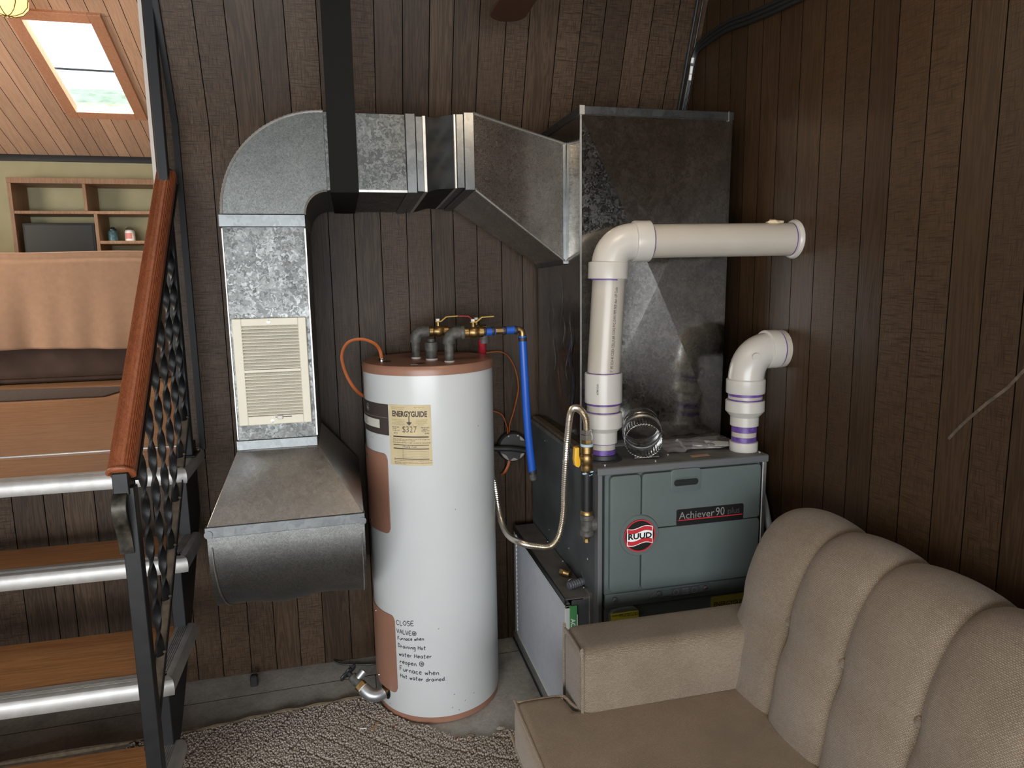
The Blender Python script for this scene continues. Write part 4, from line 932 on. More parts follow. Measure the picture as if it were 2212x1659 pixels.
cp = ring('coupling', pv, VX, VY, [(.054, 1.188), (.0605, 1.190), (.0605, 1.283), (.0585, 1.286), (.054, 1.286)], 'pvc_bright')
ring('primer_band', pv, VX+.0005, VY, [(.0535, 1.285), (.0535, 1.2885)], 'primer_purple')
tall = obj('riser_pipe', lathe([(.0525, 0), (.0525, .318)], (VX, VY, 1.28), (.018/.32, 0, 1), 40), 'pvc', pv)
PM = lambda u, v: (lambda z, ph: Vector((VX+.056*(z-1.28)+(.0530)*math.sin(ph), VY-.0530*math.cos(ph), z)))(1.292+u, .20+v/.0525*-1)
obj('pipe_print', text_me('3"  IPS SCH 40 COEX CELLULAR CORE PVC-DWV PIPE NSF-dwv -UP Code', .0135, PM, .004, xs=.615), 'print_black', tall)
obj('coupling_mark', text_me('ASTM D2665', .009, lambda u, v: Vector((VX+.061*math.sin(-.62-v/.06), VY-.061*math.cos(-.62-v/.06), 1.222+u)), .01, xs=.7, res=1), 'print_black', cp)
EX_, EZ_ = .826, 1.700
e_end = Vector((1.445, 2.036, 1.702)); e_in = Vector((EX_, VY-.002, EZ_)); hdir = (e_end-e_in).normalized()
hub0 = e_in+hdir*.085; 
ep = elbow_path((EX_-.002, VY, 1.615), e_in, e_in+hdir*.09, .078, 12)
obj('pipe_elbow', tubem(ep, .0575, 32), 'pvc_bright', pv)
obj('elbow_hub', lathe([(.0565, 0), (.0625, .002), (.0635, .006), (.0635, .052), (.061, .054), (.053, .054)], (EX_-.0045, VY, 1.638), (-.03, 0, -1), 36), 'pvc_bright', pv)
obj('primer_band', lathe([(.0532, 0), (.0532, .004)], (EX_-.006, VY, 1.584), (-.03, 0, -1), 36), 'primer_purple', pv)
obj('elbow_hub', lathe([(.0565, 0), (.0630, .002), (.0640, .007), (.0640, .052), (.061, .055), (.053, .055)], e_in+hdir*.072, hdir, 36), 'pvc_bright', pv)
obj('primer_band', lathe([(.0532, 0), (.0532, .005)], e_in+hdir*.127, hdir, 36), 'primer_purple', pv)
obj('horizontal_pipe', cylm(e_in+hdir*.12, e_end, .0525, 36), 'pvc', pv)
obj('wall_collar', lathe([(.054, 0), (.060, .002), (.063, .008), (.063, .016)], e_end-hdir*.022, hdir, 36), 'pvc_bright', pv)
obj('primer_band', lathe([(.0532, 0), (.0532, .003)], e_end-hdir*.026, hdir, 36), 'primer_purple', pv)
ft = e_in+hdir*.545+Vector((0, 0, .052))
def blob(seed, c, r):
    random.seed(seed); bm = bmesh.new(); bmesh.ops.create_icosphere(bm, subdivisions=2, radius=r)
    for v in bm.verts: v.co = v.co*random.uniform(.7, 1.3); v.co.z *= .55; v.co.x *= 1.7; v.co += Vector(c)
    return bm2me(bm)
tag(obj('foam_scrap', blob(3, ft+Vector((0, 0, .003)), .016), 'foam'), 'small crumb of yellowed foam on top of the horizontal vent pipe', 'foam')
pi = thing('intake_pipe', 'short white plastic intake pipe with purple bands curving into the right wall', 'pipe')
IX, IY = 1.301, 2.073
ring('base_socket', pi, IX, IY, [(.046, 1.0), (.0465, 1.002), (.0465, 1.031), (.043, 1.033)], 'pvc_bright')
ring('stub_pipe', pi, IX, IY, [(.0405, 1.005), (.0405, 1.095)], 'pvc')
ring('primer_band', pi, IX, IY, [(.0410, 1.033), (.0410, 1.050)], 'primer_purple')
ring('primer_band', pi, IX, IY, [(.0410, 1.066), (.0410, 1.086)], 'primer_purple')
ring('reducer', pi, IX, IY, [(.041, 1.086), (.0465, 1.088), (.0465, 1.118), (.061, 1.135), (.0635, 1.138), (.0635, 1.172), (.061, 1.175), (.053, 1.175)], 'pvc_bright')
ring('short_pipe', pi, IX, IY, [(.0555, 1.17), (.0555, 1.20)], 'pvc')
ring('primer_band', pi, IX, IY, [(.0560, 1.1745), (.0560, 1.1795)], 'primer_purple')
ring('primer_band', pi, IX, IY, [(.0560, 1.189), (.0560, 1.199)], 'primer_purple')
ring('elbow_hub', pi, IX, IY, [(.055, 1.197), (.0625, 1.199), (.0635, 1.203), (.0635, 1.243), (.060, 1.247), (.055, 1.247)], 'pvc_bright')
iz = 1.342; iin = Vector((IX+.004, IY, iz))
obj('pipe_elbow', tubem(elbow_path((IX, IY, 1.24), iin, (1.375, IY+.001, iz), .088, 12), .0580, 32), 'pvc_bright', pi)
obj('elbow_hub', lathe([(.0575, 0), (.0635, .002), (.0645, .006), (.0645, .042), (.0615, .045)], (1.366, IY+.001, iz), (1, 0, 0), 36), 'pvc_bright', pi)
obj('primer_band', lathe([(.0620, 0), (.0620, .004)], (1.4105, IY+.001, iz), (1, 0, 0), 36), 'primer_purple', pi)
obj('wall_coupling', lathe([(.0635, 0), (.0635, .026)], (1.4135, IY+.001, iz), (1, 0, 0), 36), 'pvc', pi)
bs = obj('inspection_boss', lathe([(.014, 0), (.013, .003), (.001, .003)], iin+Vector((-.002, -.052, -.018)), (-.2, -1, -.1), 20), 'pvc_bright', pi)

# ================================================================ THINGS ON TOP OF THE FURNACE
dc = thing('duct_collar', 'round crimped metal duct collar lying on the furnace top', 'duct collar')
ca = Vector((.30, .86, .22)).normalized(); c0 = Vector((.922, 2.045, 1.064))
def crimped(r0, r1, L, ncr, amp):
    a, b_, d = frame_at(ca); V = []; F = []; S = ncr*4
    for j in range(7):
        h = L*j/6; rr = r0+(r1-r0)*j/6
        for i in range(S):
            t = 2*PI*i/S; q = rr+amp*(1-j/6)*math.cos(t*ncr); V.append(c0+d*h+(a*math.cos(t)+b_*math.sin(t))*q)
    for j in range(6):
        for i in range(S): k = (i+1) % S; F.append((j*S+i, j*S+k, (j+1)*S+k, (j+1)*S+i))
    return pyd(V, F)
o = obj('crimped_sleeve', crimped(.0590, .0610, .060, 40, .0016), 'collar_metal', dc)
md = o.modifiers.new('thick', 'SOLIDIFY'); md.thickness = .0012
obj('rolled_bead', lathe([(.0612, .0), (.0645, .003), (.0655, .006), (.0645, .009), (.0612, .012), (.0600, .006)], c0+ca*.060, ca, 48, caps=False), 'aluminium', dc)
o = obj('plain_sleeve', lathe([(.0615, .07), (.0615, .088), (.0635, .091), (.0615, .094), (.0615, .112), (.0630, .115), (.0615, .118), (.0615, .13)], c0, ca, 48, caps=False), 'collar_metal', dc)
md = o.modifiers.new('thick', 'SOLIDIFY'); md.thickness = .0012
tag(obj('metal_plate', hexa([(.900, 2.065, 1.003), (.985, 2.062, 1.003), (1.01, 2.135, 1.012), (.930, 2.13, 1.012), (.900, 2.065, 1.0055), (.985, 2.062, 1.0055), (1.01, 2.135, 1.0145), (.930, 2.13, 1.0145)]), 'galvanised_dull'), 'flat grey sheet metal offcut beside the round duct collar', 'metal plate')
bg = thing('document_bag', 'crumpled clear plastic bag of papers on the furnace top', 'bag')
m, nt, b = newmat('plastic_film'); b.inputs['Base Color'].default_value = (.34, .32, .34, 1); b.inputs['Roughness'].default_value = .2; b.inputs['Alpha'].default_value = .7
def film(u, v):
    x = 1.035+.225*u+.03*v; y = 2.10+.15*v-.01*u; z = 1.004+.010*math.sin(PI*u)*math.sin(PI*v)+.0035*math.sin(13*u+9*v)*math.sin(9*v+3)+.002*math.sin(21*u-7*v)
    return (x, y, max(1.0015, z+(.006 if .3 < u else 0)))
obj('film', gridm(film, 36, 18), 'plastic_film', bg)
obj('folded_manual', hexa([(1.135, 2.125, 1.004), (1.235, 2.105, 1.004), (1.285, 2.165, 1.004), (1.175, 2.20, 1.004), (1.140, 2.128, 1.016), (1.235, 2.108, 1.009), (1.282, 2.165, 1.009), (1.175, 2.198, 1.016)], .001, 1), 'paper', bg)
obj('leaflet', hexa([(1.19, 2.11, 1.016), (1.262, 2.10, 1.010), (1.29, 2.15, 1.012), (1.20, 2.16, 1.020), (1.19, 2.11, 1.0168), (1.262, 2.10, 1.0108), (1.29, 2.15, 1.0128), (1.20, 2.16, 1.0208)]), 'card_white', bg)
tag(obj('card_label', hexa([(1.09, 2.035, 1.0005), (1.155, 2.037, 1.0005), (1.158, 2.058, 1.0005), (1.092, 2.056, 1.0005), (1.09, 2.035, 1.0015), (1.155, 2.037, 1.0015), (1.158, 2.058, 1.0015), (1.092, 2.056, 1.0015)]), 'splinter'), 'small tan paper label flat near the furnace front edge', 'label')

# ================================================================ GAS LINE
gas = thing('gas_line', 'black iron gas pipe with brass valve and yellow lever beside furnace', 'gas line')
GX, GY = .722, 2.028
obj('pipe_tee', lathe([(.018, .772), (.023, .776), (.023, .790), (.020, .793), (.020, .825), (.023, .828), (.023, .842), (.018, .846)], (GX, GY, 0), seg=20), 'iron_pipe', gas)
obj('tee_branch', lathe([(.022, 0), (.020, .012), (.023, .018), (.023, .03)], (GX, GY, .810), (1, 0, 0), 18), 'iron_pipe', gas)
obj('tee_plug', lathe([(.011, 0), (.011, .012), (.013, .012), (.016, .02)], (GX, GY, .752), (0, 0, 1), 8), 'brass', gas)
obj('thread_ring', lathe([(.019, .842), (.022, .846), (.021, .854), (.018, .858)], (GX, GY, 0), seg=18), 'brass', gas)
obj('black_pipe', lathe([(.0185, .845), (.0185, .985)], (GX, GY, 0), seg=20), 'black_metal', gas)
for sd, dx_, dz_, rr_ in ((61, -.010, .982, .006), (62, .004, .976, .006), (63, .010, .986, .005)):
    obj('sealant_smear', blob(sd, (GX+dx_, GY-.012, dz_), rr_), 'blue_sealant', gas)
vv = obj('valve_body', lathe([(.016, .985), (.019, .990), (.019, 1.004), (.016, 1.008), (.018, 1.014), (.0205, 1.022), (.0205, 1.036), (.017, 1.042), (.0205, 1.046), (.0205, 1.066), (.018, 1.068)], (GX, GY, 0), seg=14), 'brass', gas)
obj('lever', prism([(-.012, 1.008), (-.002, 1.004), (.003, 1.012), (.003, 1.026), (-.001, 1.040), (-.001, 1.068), (-.014, 1.068), (-.017, 1.030), (-.014, 1.012)], lambda u, v, t: (GX-.030+u, t, v), GY-.018, GY+.004, .003, 2), 'yellow_paint', gas)
obj('lever_stem', cylm((GX-.034, GY-.006, 1.029), (GX-.015, GY-.004, 1.029), .008, 10), 'brass', gas)
obj('sealant_ring', lathe([(.019, 1.066), (.0205, 1.068), (.0205, 1.073), (.019, 1.075)], (GX, GY, 0), seg=14), 'blue_sealant', gas)
obj('brass_adapter', lathe([(.0155, 1.072), (.0165, 1.074), (.0165, 1.088), (.0155, 1.090)], (GX, GY, 0), seg=6), 'brass', gas)
obj('flare_nut', lathe([(.0195, 1.088), (.0195, 1.104), (.0165, 1.106), (.0165, 1.118), (.013, 1.120)], (GX, GY, 0), seg=6), 'chrome', gas)
fx = [(GX, GY, 1.112), (.721, 2.032, 1.150), (.710, 2.040, 1.175), (.698, 2.070, 1.182), (.690, 2.095, 1.160), (.690, 2.120, 1.09), (.692, 2.150, .985), (.692, 2.168, .885), (.690, 2.172, .800), (.675, 2.174, .725), (.645, 2.172, .690), (.605, 2.195, .684), (.565, 2.245, .680), (.543, 2.36, .666), (.541, 2.47, .678), (.545, 2.55, .715), (.545, 2.62, .80), (.53, 2.70, .87), (.48, 2.79, .90)]
P = catmull(fx, 26)
fxt = tag(obj('gas_connector', tubem(P, [.0105+.0016*math.sin(i*PI) if False else (.0120 if i % 2 else .0098) for i in range(len(P))], 10), 'steel_flex'), 'corrugated stainless steel flexible gas hose looping beside the furnace', 'hose')

# ================================================================ DRAIN HOSE BETWEEN FURNACE AND WALL
dh = thing('drain_hose', 'pale grey condensate hose with white tie right of the furnace', 'hose')
obj('hose', tubem(catmull([(1.380, 2.13, .93), (1.388, 2.075, .81), (1.392, 2.052, .742), (1.397, 2.022, .69), (1.403, 2.01, .58), (1.405, 2.03, .3), (1.405, 2.05, .02)], 8), .014, 12), 'pale_hose', dh)
obj('cable_tie', lathe([(.0150, 0), (.0160, .002), (.0150, .004)], (1.396, 2.030, .702), (.1, -.4, -1), 14), 'white_print', dh)

# ================================================================ SOFA
sofa = thing('sofa', 'tan woven sofa with channelled button back against the panelled right wall', 'sofa')
SYN = -.25                                    # near end, behind the frame
def roundbox(poly, z0, z1, bev, seg=5, crown=0):
    bm = bmesh.new(); a = [bm.verts.new((x, y, z0)) for x, y in poly]; b_ = [bm.verts.new((x, y, z1)) for x, y in poly]; n = len(poly)
    bm.faces.new(a[::-1]); bm.faces.new(b_)
    for i in range(n): bm.faces.new((a[i], a[(i+1) % n], b_[(i+1) % n], b_[i]))
    bmesh.ops.recalc_face_normals(bm, faces=bm.faces)
    bmesh.ops.bevel(bm, geom=bm.edges[:], offset=bev, segments=seg, profile=.55, affect='EDGES', clamp_overlap=True)
    bmesh.ops.triangulate(bm, faces=[f for f in bm.faces if len(f.verts) > 4])
    return bm2me(bm)
seat_poly = [(.402, 1.742), (.402, SYN), (1.06, SYN), (1.06, 1.655), (.560, 1.664), (.548, 1.742)]
obj('seat_cushion', roundbox(seat_poly, .285, .432, .030), 'sofa_weave_fine', sofa, ang=50)
def offs(z): return [Vector((x, y, z)) for x, y in [(.412, 1.40), (.410, 1.72), (.424, 1.735), (.535, 1.735), (.552, 1.722), (.562, 1.685), (.582, 1.668), (.70, 1.664)]]
obj('seat_piping', tubem(catmull([(.410, SYN+.02, .424), (.410, .6, .424)]+[tuple(v) for v in offs(.4255)[:1]]+[tuple(v) for v in offs(.4255)[1:]]+[(1.0, 1.655, .4255)], 6), .0045, 8), 'sofa_weave_fine', sofa)
obj('seat_piping', tubem(catmull([(.408, SYN+.02, .292), (.408, .6, .292), (.408, 1.70, .292), (.425, 1.738, .292), (.54, 1.738, .292)], 6), .0045, 8), 'sofa_weave_fine', sofa)
obj('sofa_base', roundbox([(.435, SYN), (1.38, SYN), (1.38, 1.80), (.575, 1.80), (.575, 1.72), (.435, 1.72)], .05, .29, .02, 3), 'sofa_weave_fine', sofa, ang=50)
# arm
arm = obj('sofa_arm', roundbox([(.568, 1.632), (1.34, 1.632), (1.34, 1.806), (.568, 1.806)], .06, .606, .038, 6), 'sofa_weave', sofa, ang=50)
apts = [(.572, 1.640, .15), (.572, 1.640, .575), (.572, 1.652, .592), (.572, 1.668, .598), (.572, 1.775, .598), (.572, 1.792, .59), (.572, 1.80, .57), (.572, 1.80, .15)]
obj('arm_piping', tubem(catmull(apts, 5), .0045, 8), 'sofa_weave', sofa)
box('sofa_foot', .60, .66, 1.70, 1.76, .0, .06, 'fan_wood', sofa, .003, 1)
# channelled back
prof = [(1.035, .395), (1.052, .47), (1.062, .55), (1.080, .64), (1.105, .74), (1.138, .825), (1.180, .885), (1.235, .915), (1.295, .912), (1.345, .885), (1.375, .83), (1.385, .70), (1.385, .45)]
PP = catmull([(x, 0, z) for x, z in prof], 4); NPf = len(PP)
PN = []
for i in range(NPf):
    t = (PP[min(i+1, NPf-1)]-PP[max(i-1, 0)]).normalized(); PN.append(Vector((-t.z, 0, t.x)))
seams = [1.735, 1.505, 1.300, 1.075, .86, .645, .43, .215, 0, SYN]
yl = []
for a, b_ in zip(seams, seams[1:]):
    for k in range(14): yl.append((a+(b_-a)*k/14, k/14))
yl.append((SYN, 0))
mid = 17
def back():
    V = []; F = []; nv = len(yl); plen_ = [0]
    for i in range(1, NPf): plen_.append(plen_[-1]+(PP[i]-PP[i-1]).length)
    for j, (y, f) in enumerate(yl):
        s = math.sin(PI*f)**.5 if f > 0 else 0
        e = min(1, max(0, (1.735-y)/.10)); endf = math.sqrt(max(0, 1-(1-e)**2))
        for i in range(NPf):
            up = 1-.25*min(1, max(0, plen_[i]-.62)/.3)
            crease = math.exp(-((plen_[i]-.265)/.028)**2)*.006
            btn = math.exp(-((plen_[i]-.265)/.05)**2)*(1-s)*.010
            q = PP[i]+PN[i]*((.021*s-crease*(.4+.6*s)-btn)*up*1.0-.004)
            cen = Vector((1.27, 0, .62)); q = cen+(q-cen)*(.90+.10*endf) if e < 1 else q
            V.append((q.x, y, q.z))
    for j in range(nv-1):
        for i in range(NPf-1): a = j*NPf+i; F.append((a, a+1, a+NPf+1, a+NPf))
    F.append(tuple(range(NPf))[::-1])
    me = pyd(V, F); uv = me.uv_layers.new(name='UVMap')
    for p in me.polygons:
        for li in p.loop_indices:
            k = me.loops[li].vertex_index; uv.data[li].uv = (yl[k//NPf][0], plen_[k % NPf])
    return me
obj('back_cushion', back(), 'sofa_weave', sofa, ang=60)
ib = min(range(NPf), key=lambda i: abs((PP[i]-Vector((1.094, 0, .70))).length))
for y in (1.505, 1.300, 1.075, .86, .645):
    q = PP[ib]+PN[ib]*-.010; q = Vector((q.x, y, q.z))
    obj('button', lathe([(.0005, .010), (.007, .009), (.011, .006), (.0125, .002), (.0115, -.004)], q, PN[ib], 18), 'sofa_weave', sofa)

# ================================================================ STAIR AND RAILING
st = thing('staircase', 'open wooden staircase with aluminium edged treads up to landing', 'staircase')
XR, XL = -.548, -1.95
treads = [(.175, 1.86, 2.19), (.425, 2.10, 2.47), (.685, 2.40, 2.66), (.964, 2.495, 2.830)]
def nosing_prof(z): return [(.0, z+.003), (.008, z+.0032), (.0165, z+.001), (.0225, z-.006), (.0255, z-.016), (.026, z-.034), (.022, z-.046), (.012, z-.049), (.004, z-.044), (.0, z-.004), (-.04, z-.0005), (-.04, z+.003)]
for k, (z, y0, y1) in enumerate(treads):
    t = plank(st, y1-y0-.02, XR-XL-.02, 'tread_wood' if k < 3 else 'floor_laminate', M3((XL, y0+.02, z), (0, 1, 0), (0, 0, -1), (1, 0, 0)), th=.04, name='tread')
    pr = nosing_prof(z)
    # front nosing and right-end nosing, mitred at the corner
    a = []; 
    def nose(pth, name):
        V = []; F = []; n = len(pr)
        for (px, py, ox, oy) in pth:
            for d, zz in pr: V.append((px+ox*d, py+oy*d, zz))
        for s in range(len(pth)-1):
            for i in range(n): j = (i+1) % n; F.append((s*n+i, s*n+j, (s+1)*n+j, (s+1)*n+i))
        F += [tuple(range(n))[::-1], tuple((len(pth)-1)*n+i for i in range(n))]
        bm = bmesh.new(); vs = [bm.verts.new(v) for v in V]
        for f in F: bm.faces.new([vs[i] for i in f])
        o = obj(name, bm2me(bm), 'nosing_metal', None, ang=25)
        o.parent = t; o.matrix_parent_inverse = t.matrix_world.inverted()
        return o
    nose([(XL, y0+.026, 0, -1), (XR-.028, y0+.026, 0, -1), (XR-.012, y0+.026, .55, -.85), (XR-.026, y0+.036, .95, -.35), (XR-.026, y0+.045, 1, 0), (XR-.026, y1, 1, 0)], 'nosing')
    for g in range(5):
        for q, (ax_, bx_) in enumerate((((XL+.0, y0+.030+.006*g), (XR-.05, y0+.030+.006*g)), ((XR-.030-.006*g, y0+.05), (XR-.030-.006*g, y1-.004)))):
            if q == 0 and g > 2: continue
            o = obj('nosing_rib', tubem([(ax_[0], ax_[1], z+.0035), (bx_[0], bx_[1], z+.0035)], .0012, 4), 'aluminium', None)
            o.parent = t; o.matrix_parent_inverse = t.matrix_world.inverted()
# stringers: saw-cut under the treads
sp = [(1.80, .0), (2.02, .0), (2.30, .36), (2.55, .60), (2.80, .885), (2.838, .92), (2.50, .92), (2.50, .68), (2.42, .64), (2.42, .42), (2.12, .38), (2.12, .13), (1.88, .13)]
for x in (-.60, -1.90):
    obj('stringer', prism([(1.94, .012), (2.10, .012), (2.33, .21), (2.60, .47), (2.828, .72), (2.828, .915), (2.64, .915), (2.64, .636), (2.45, .636), (2.45, .376), (2.17, .376), (2.17, .127), (1.94, .127)], lambda u, v, t: (t, u, v), x-.02, x+.02, .002, 1), 'black_paint', st)
rail = thing('stair_railing', 'black twisted iron stair railing with fluted reddish wood handrail', 'railing')
RXc = -.575
hr0, hr1 = Vector((RXc, 1.93, 1.112)), Vector((RXc, 2.735, 1.962))
hd_ = (hr1-hr0).normalized(); hs = Vector((1, 0, 0)); hu = hs.cross(hd_).normalized()
def railprof():
    pts = []; N_ = 64
    for i in range(N_):
        t = 2*PI*i/N_; c, s = math.cos(t), math.sin(t)
        u = .0315*math.copysign(abs(c)**.55, c); v = .026*math.copysign(abs(s)**.55, s)
        if s > .02 and True: f = .0014*(1 if i % 2 else -1); u *= 1+f*22; v *= 1+f*55
        pts.append((u, v))
    return pts
def sweep(pr, a, b_):
    n = len(pr); V = [a+hs*u+hu*v for u, v in pr]+[b_+hs*u+hu*v for u, v in pr]; F = [(i, (i+1) % n, n+(i+1) % n, n+i) for i in range(n)]+[tuple(range(n))[::-1], tuple(range(n, 2*n))]
    bm = bmesh.new(); vs = [bm.verts.new(v) for v in V]
    for f in F: bm.faces.new([vs[i] for i in f])
    return bm2me(bm)
obj('handrail', sweep(railprof(), hr0, hr1), 'handrail_wood', rail, ang=12)
obj('rail_bar', sweep([(-.012, -.028), (.030, -.028), (.030, -.040), (-.012, -.040)], hr0, hr1), 'black_metal', rail)
obj('end_cap', lathe([(.020, 0), (.026, .003), (.026, .008), (.018, .012)], hr1+hu*.004, hd_, 24), 'black_metal', rail)
obj('end_cap', tubem([hr0+hs*.030*math.cos(a)+hu*(.026*math.sin(a)+.006)-hd_*.002 for a in [PI*k/16 for k in range(17)]], .006, 8), 'handrail_wood', rail)
obj('rail_socket', hexa([hr0+Vector((-.022, -.012, -.055)), hr0+Vector((.016, -.012, -.055)), hr0+Vector((.016, .04, -.055)), hr0+Vector((-.022, .04, -.055)), hr0+Vector((-.022, -.012, .004)), hr0+Vector((.016, -.012, .004)), hr0+Vector((.016, .04, .004)), hr0+Vector((-.022, .04, .004))], .002, 1), 'black_metal', rail)
# newel and scroll
box('newel_post', RXc-.014, RXc+.026, 1.925, 1.960, .180, 1.075, 'black_metal', rail, .002, 1)
sc_ = catmull([(RXc-.004, 1.935, 1.062), (RXc-.006, 1.912, 1.056), (RXc-.006, 1.898, 1.03), (RXc-.006, 1.902, .995), (RXc-.005, 1.916, .955), (RXc-.004, 1.922, .915), (RXc-.004, 1.924, .90)], 6)
def ribbon(path, w, th):
    V = []; F = []
    for i, p in enumerate(path):
        t = (path[min(i+1, len(path)-1)]-path[max(i-1, 0)]).normalized(); nrm = t.cross(Vector((1, 0, 0))).normalized()
        V += [p+Vector((-w, 0, 0))+nrm*th, p+Vector((w, 0, 0))+nrm*th, p+Vector((w, 0, 0))-nrm*th, p+Vector((-w, 0, 0))-nrm*th]
    for i in range(len(path)-1):
        for k in range(4): j = (k+1) % 4; F.append((4*i+k, 4*i+j, 4*i+4+j, 4*i+4+k))
    n = len(path); F += [(3, 2, 1, 0), (4*n-4, 4*n-3, 4*n-2, 4*n-1)]
    bm = bmesh.new(); vs = [bm.verts.new(v) for v in V]
    for f in F: bm.faces.new([vs[i] for i in f])
    return bm2me(bm)
flat('worn_black', (.035, .030, .022), .42, metal=.4, var=.9, vscale=45)
obj('scroll', ribbon(sc_, .017, .004), 'worn_black', rail)
# bottom channel
cb0, cb1 = Vector((RXc, 1.93, .330)), Vector((RXc, 2.695, 1.135))
cd = (cb1-cb0).normalized(); cu_ = hs.cross(cd).normalized()
hs_, hu_save = hs, hu
hu = cu_
obj('bottom_channel', sweep([(-.016, -.010), (.016, -.010), (.016, .004), (.013, .004), (.013, -.006), (-.013, -.006), (-.013, .004), (-.016, .004)], cb0, cb1), ['black_metal'], rail)
obj('channel_dust', sweep([(-.0128, -.0058), (.0128, -.0058), (.0128, -.003), (-.0128, -.003)], cb0, cb1), 'dusty_channel', rail)
hu = hu_save
# twisted balusters
def baluster(L):
    n = max(8, int(L/.008)); w, th = .0115, .0040; V = []; F = []
    for i in range(n+1):
        z = L*i/n; tw = min(max(z-.035, 0), L-.07)*PI/.108
        for su, sv_ in ((-1, -1), (-.35, -1.35), (.35, -1.35), (1, -1), (1, 1), (.35, 1.35), (-.35, 1.35), (-1, 1)):
            u, v = su*w, sv_*th; V.append((u*math.cos(tw)-v*math.sin(tw), u*math.sin(tw)+v*math.cos(tw), z))
    for i in range(n):
        for k in range(8): j = (k+1) % 8; F.append((8*i+k, 8*i+j, 8*i+8+j, 8*i+8+k))
    F += [tuple(range(8))[::-1], tuple(8*n+k for k in range(8))]
    bm = bmesh.new(); vs = [bm.verts.new(v) for v in V]
    for f in F: bm.faces.new([vs[i] for i in f])
    return bm2me(bm)
sl_h = (hr1.z-hr0.z)/(hr1.y-hr0.y); sl_c = (cb1.z-cb0.z)/(cb1.y-cb0.y)
for y in (1.990, 2.105, 2.220, 2.335, 2.450, 2.565, 2.670):
    zb = cb0.z+(y-cb0.y)*sl_c; zt = hr0.z+(y-hr0.y)*sl_h-.050
    o = obj('baluster', baluster(zt-zb), 'black_metal', rail, (RXc, y, zb-.004), (0, 0, .35*y), ang=50)
    w_ = obj('weld', lathe([(.004, 0), (.0055, .003), (.003, .007)], (RXc+.012, y, zb+.004), (0, 0, 1), 8), 'dusty_channel', rail)
post = thing('iron_post', 'black square iron post standing on landing behind the handrail', 'post')
box('post_shaft', -.592, -.560, 2.68, 2.712, .972, 3.38, 'black_paint', post, .002, 1)
box('post_flange', -.600, -.548, 2.665, 2.76, .9655, .974, 'black_metal', post, .002, 1)
box('post_bracket', -.590, -.560, 2.715, 2.75, .974, 1.015, 'black_metal', post, .002, 1)
for x, y in ((-.594, 2.672), (-.555, 2.75)): obj('bolt', lathe([(.007, 0), (.007, .005), (.004, .008)], (x, y, .974), (0, 0, 1), 8), 'worn_gold', post)

# ================================================================ UPPER ROOM FURNITURE
us = thing('upstairs_sofa', 'sofa turned away with tan throw over its back in upper room', 'sofa')
box('sofa_body', -2.9, -1.10, 5.02, 5.85, .965, 1.40, 'dark_upholstery', us, .03, 3)
box('sofa_back', -2.9, -1.12, 5.00, 5.22, .99, 1.77, 'dark_upholstery', us, .05, 4)
box('end_panel', -2.9, -2.17, 4.985, 5.02, .965, 1.22, 'dark_slot', us, .01, 2)
def throw(u, v):
    x = -2.88+1.72*u; top = 1.792-.012*u+.006*math.sin(9*u)
    if v < .25: w = v/.25; y = 5.34-.36*w; z = top+.008*math.sin(PI*w)
    else:
        w = (v-.25)/.75; y = 4.978-.012*math.sin(PI*w)-(.004+.030*w)*(1.9+math.sin(x*8.3+.8+.5*w)+.55*math.sin(x*15.1+2.1+w)+.3*math.sin(x*33.7))*w**.7; z = top-.010-(top-1.19+.012*math.sin(5*u+2))*w
        if w < .08: y += .03*(1-w/.08)
    return (x, y, z)
o = tag(obj('throw_blanket', gridm(throw, 120, 50), 'throw_cloth', ang=80), 'tan brown throw blanket draped over the upstairs sofa back', 'blanket')
md = o.modifiers.new('thick', 'SOLIDIFY'); md.thickness = .006
tag(obj('floor_mat', hexa([(-3.2, 4.305, .9605), (-1.332, 4.305, .9605), (-1.25, 4.66, .9605), (-3.2, 4.92, .9605), (-3.2, 4.305, .9685), (-1.332, 4.305, .9685), (-1.25, 4.66, .9685), (-3.2, 4.92, .9685)], .002, 1), 'mat_brown'), 'dark brown floor mat in front of the throw covered sofa', 'mat')
bk = thing('bookcase', 'wooden open bookcase against the olive wall', 'bookcase')
BX0, BX1, BY0, BY1 = -2.468, -1.408, 6.30, 6.59
for x0, x1, z0, z1 in ((BX0, BX0+.028, .965, 2.39), (BX1-.028, BX1, .965, 2.39)): box('side_panel', x0, x1, BY0, BY1, z0, z1, 'shelf_wood', bk, .002, 1)
box('top_board', BX0, BX1, BY0-.004, BY1, 2.365, 2.408, 'shelf_wood', bk, .002, 1)
box('shelf', BX0+.028, BX1-.028, BY0, BY1, 2.133, 2.157, 'shelf_wood', bk, .002, 1)
box('divider', -1.948, -1.924, BY0, BY1, 2.157, 2.365, 'shelf_wood', bk, .002, 1)
box('divider', -1.886, -1.860, BY0, BY1, .99, 2.133, 'shelf_wood', bk, .002, 1)
box('shelf', -1.860, BX1-.028, BY0, BY1, 1.900, 1.924, 'shelf_wood', bk, .002, 1)
box('shelf', BX0+.028, BX1-.028, BY0, BY1, 1.60, 1.624, 'shelf_wood', bk, .002, 1)
box('shelf', BX0+.028, BX1-.028, BY0, BY1, .97, .99, 'shelf_wood', bk, .002, 1)
tv = thing('television', 'flat black television on the left side of the bookcase', 'television')
box('tv_frame', -2.40, -1.892, 6.31, 6.35, 1.68, 2.065, 'tv_black', tv, .006, 2)
box('tv_screen', -2.382, -1.91, 6.307, 6.312, 1.70, 2.047, 'tv_black', tv)
box('tv_foot', -2.25, -2.05, 6.31, 6.42, 1.624, 1.682, 'tv_black', tv, .004, 1)
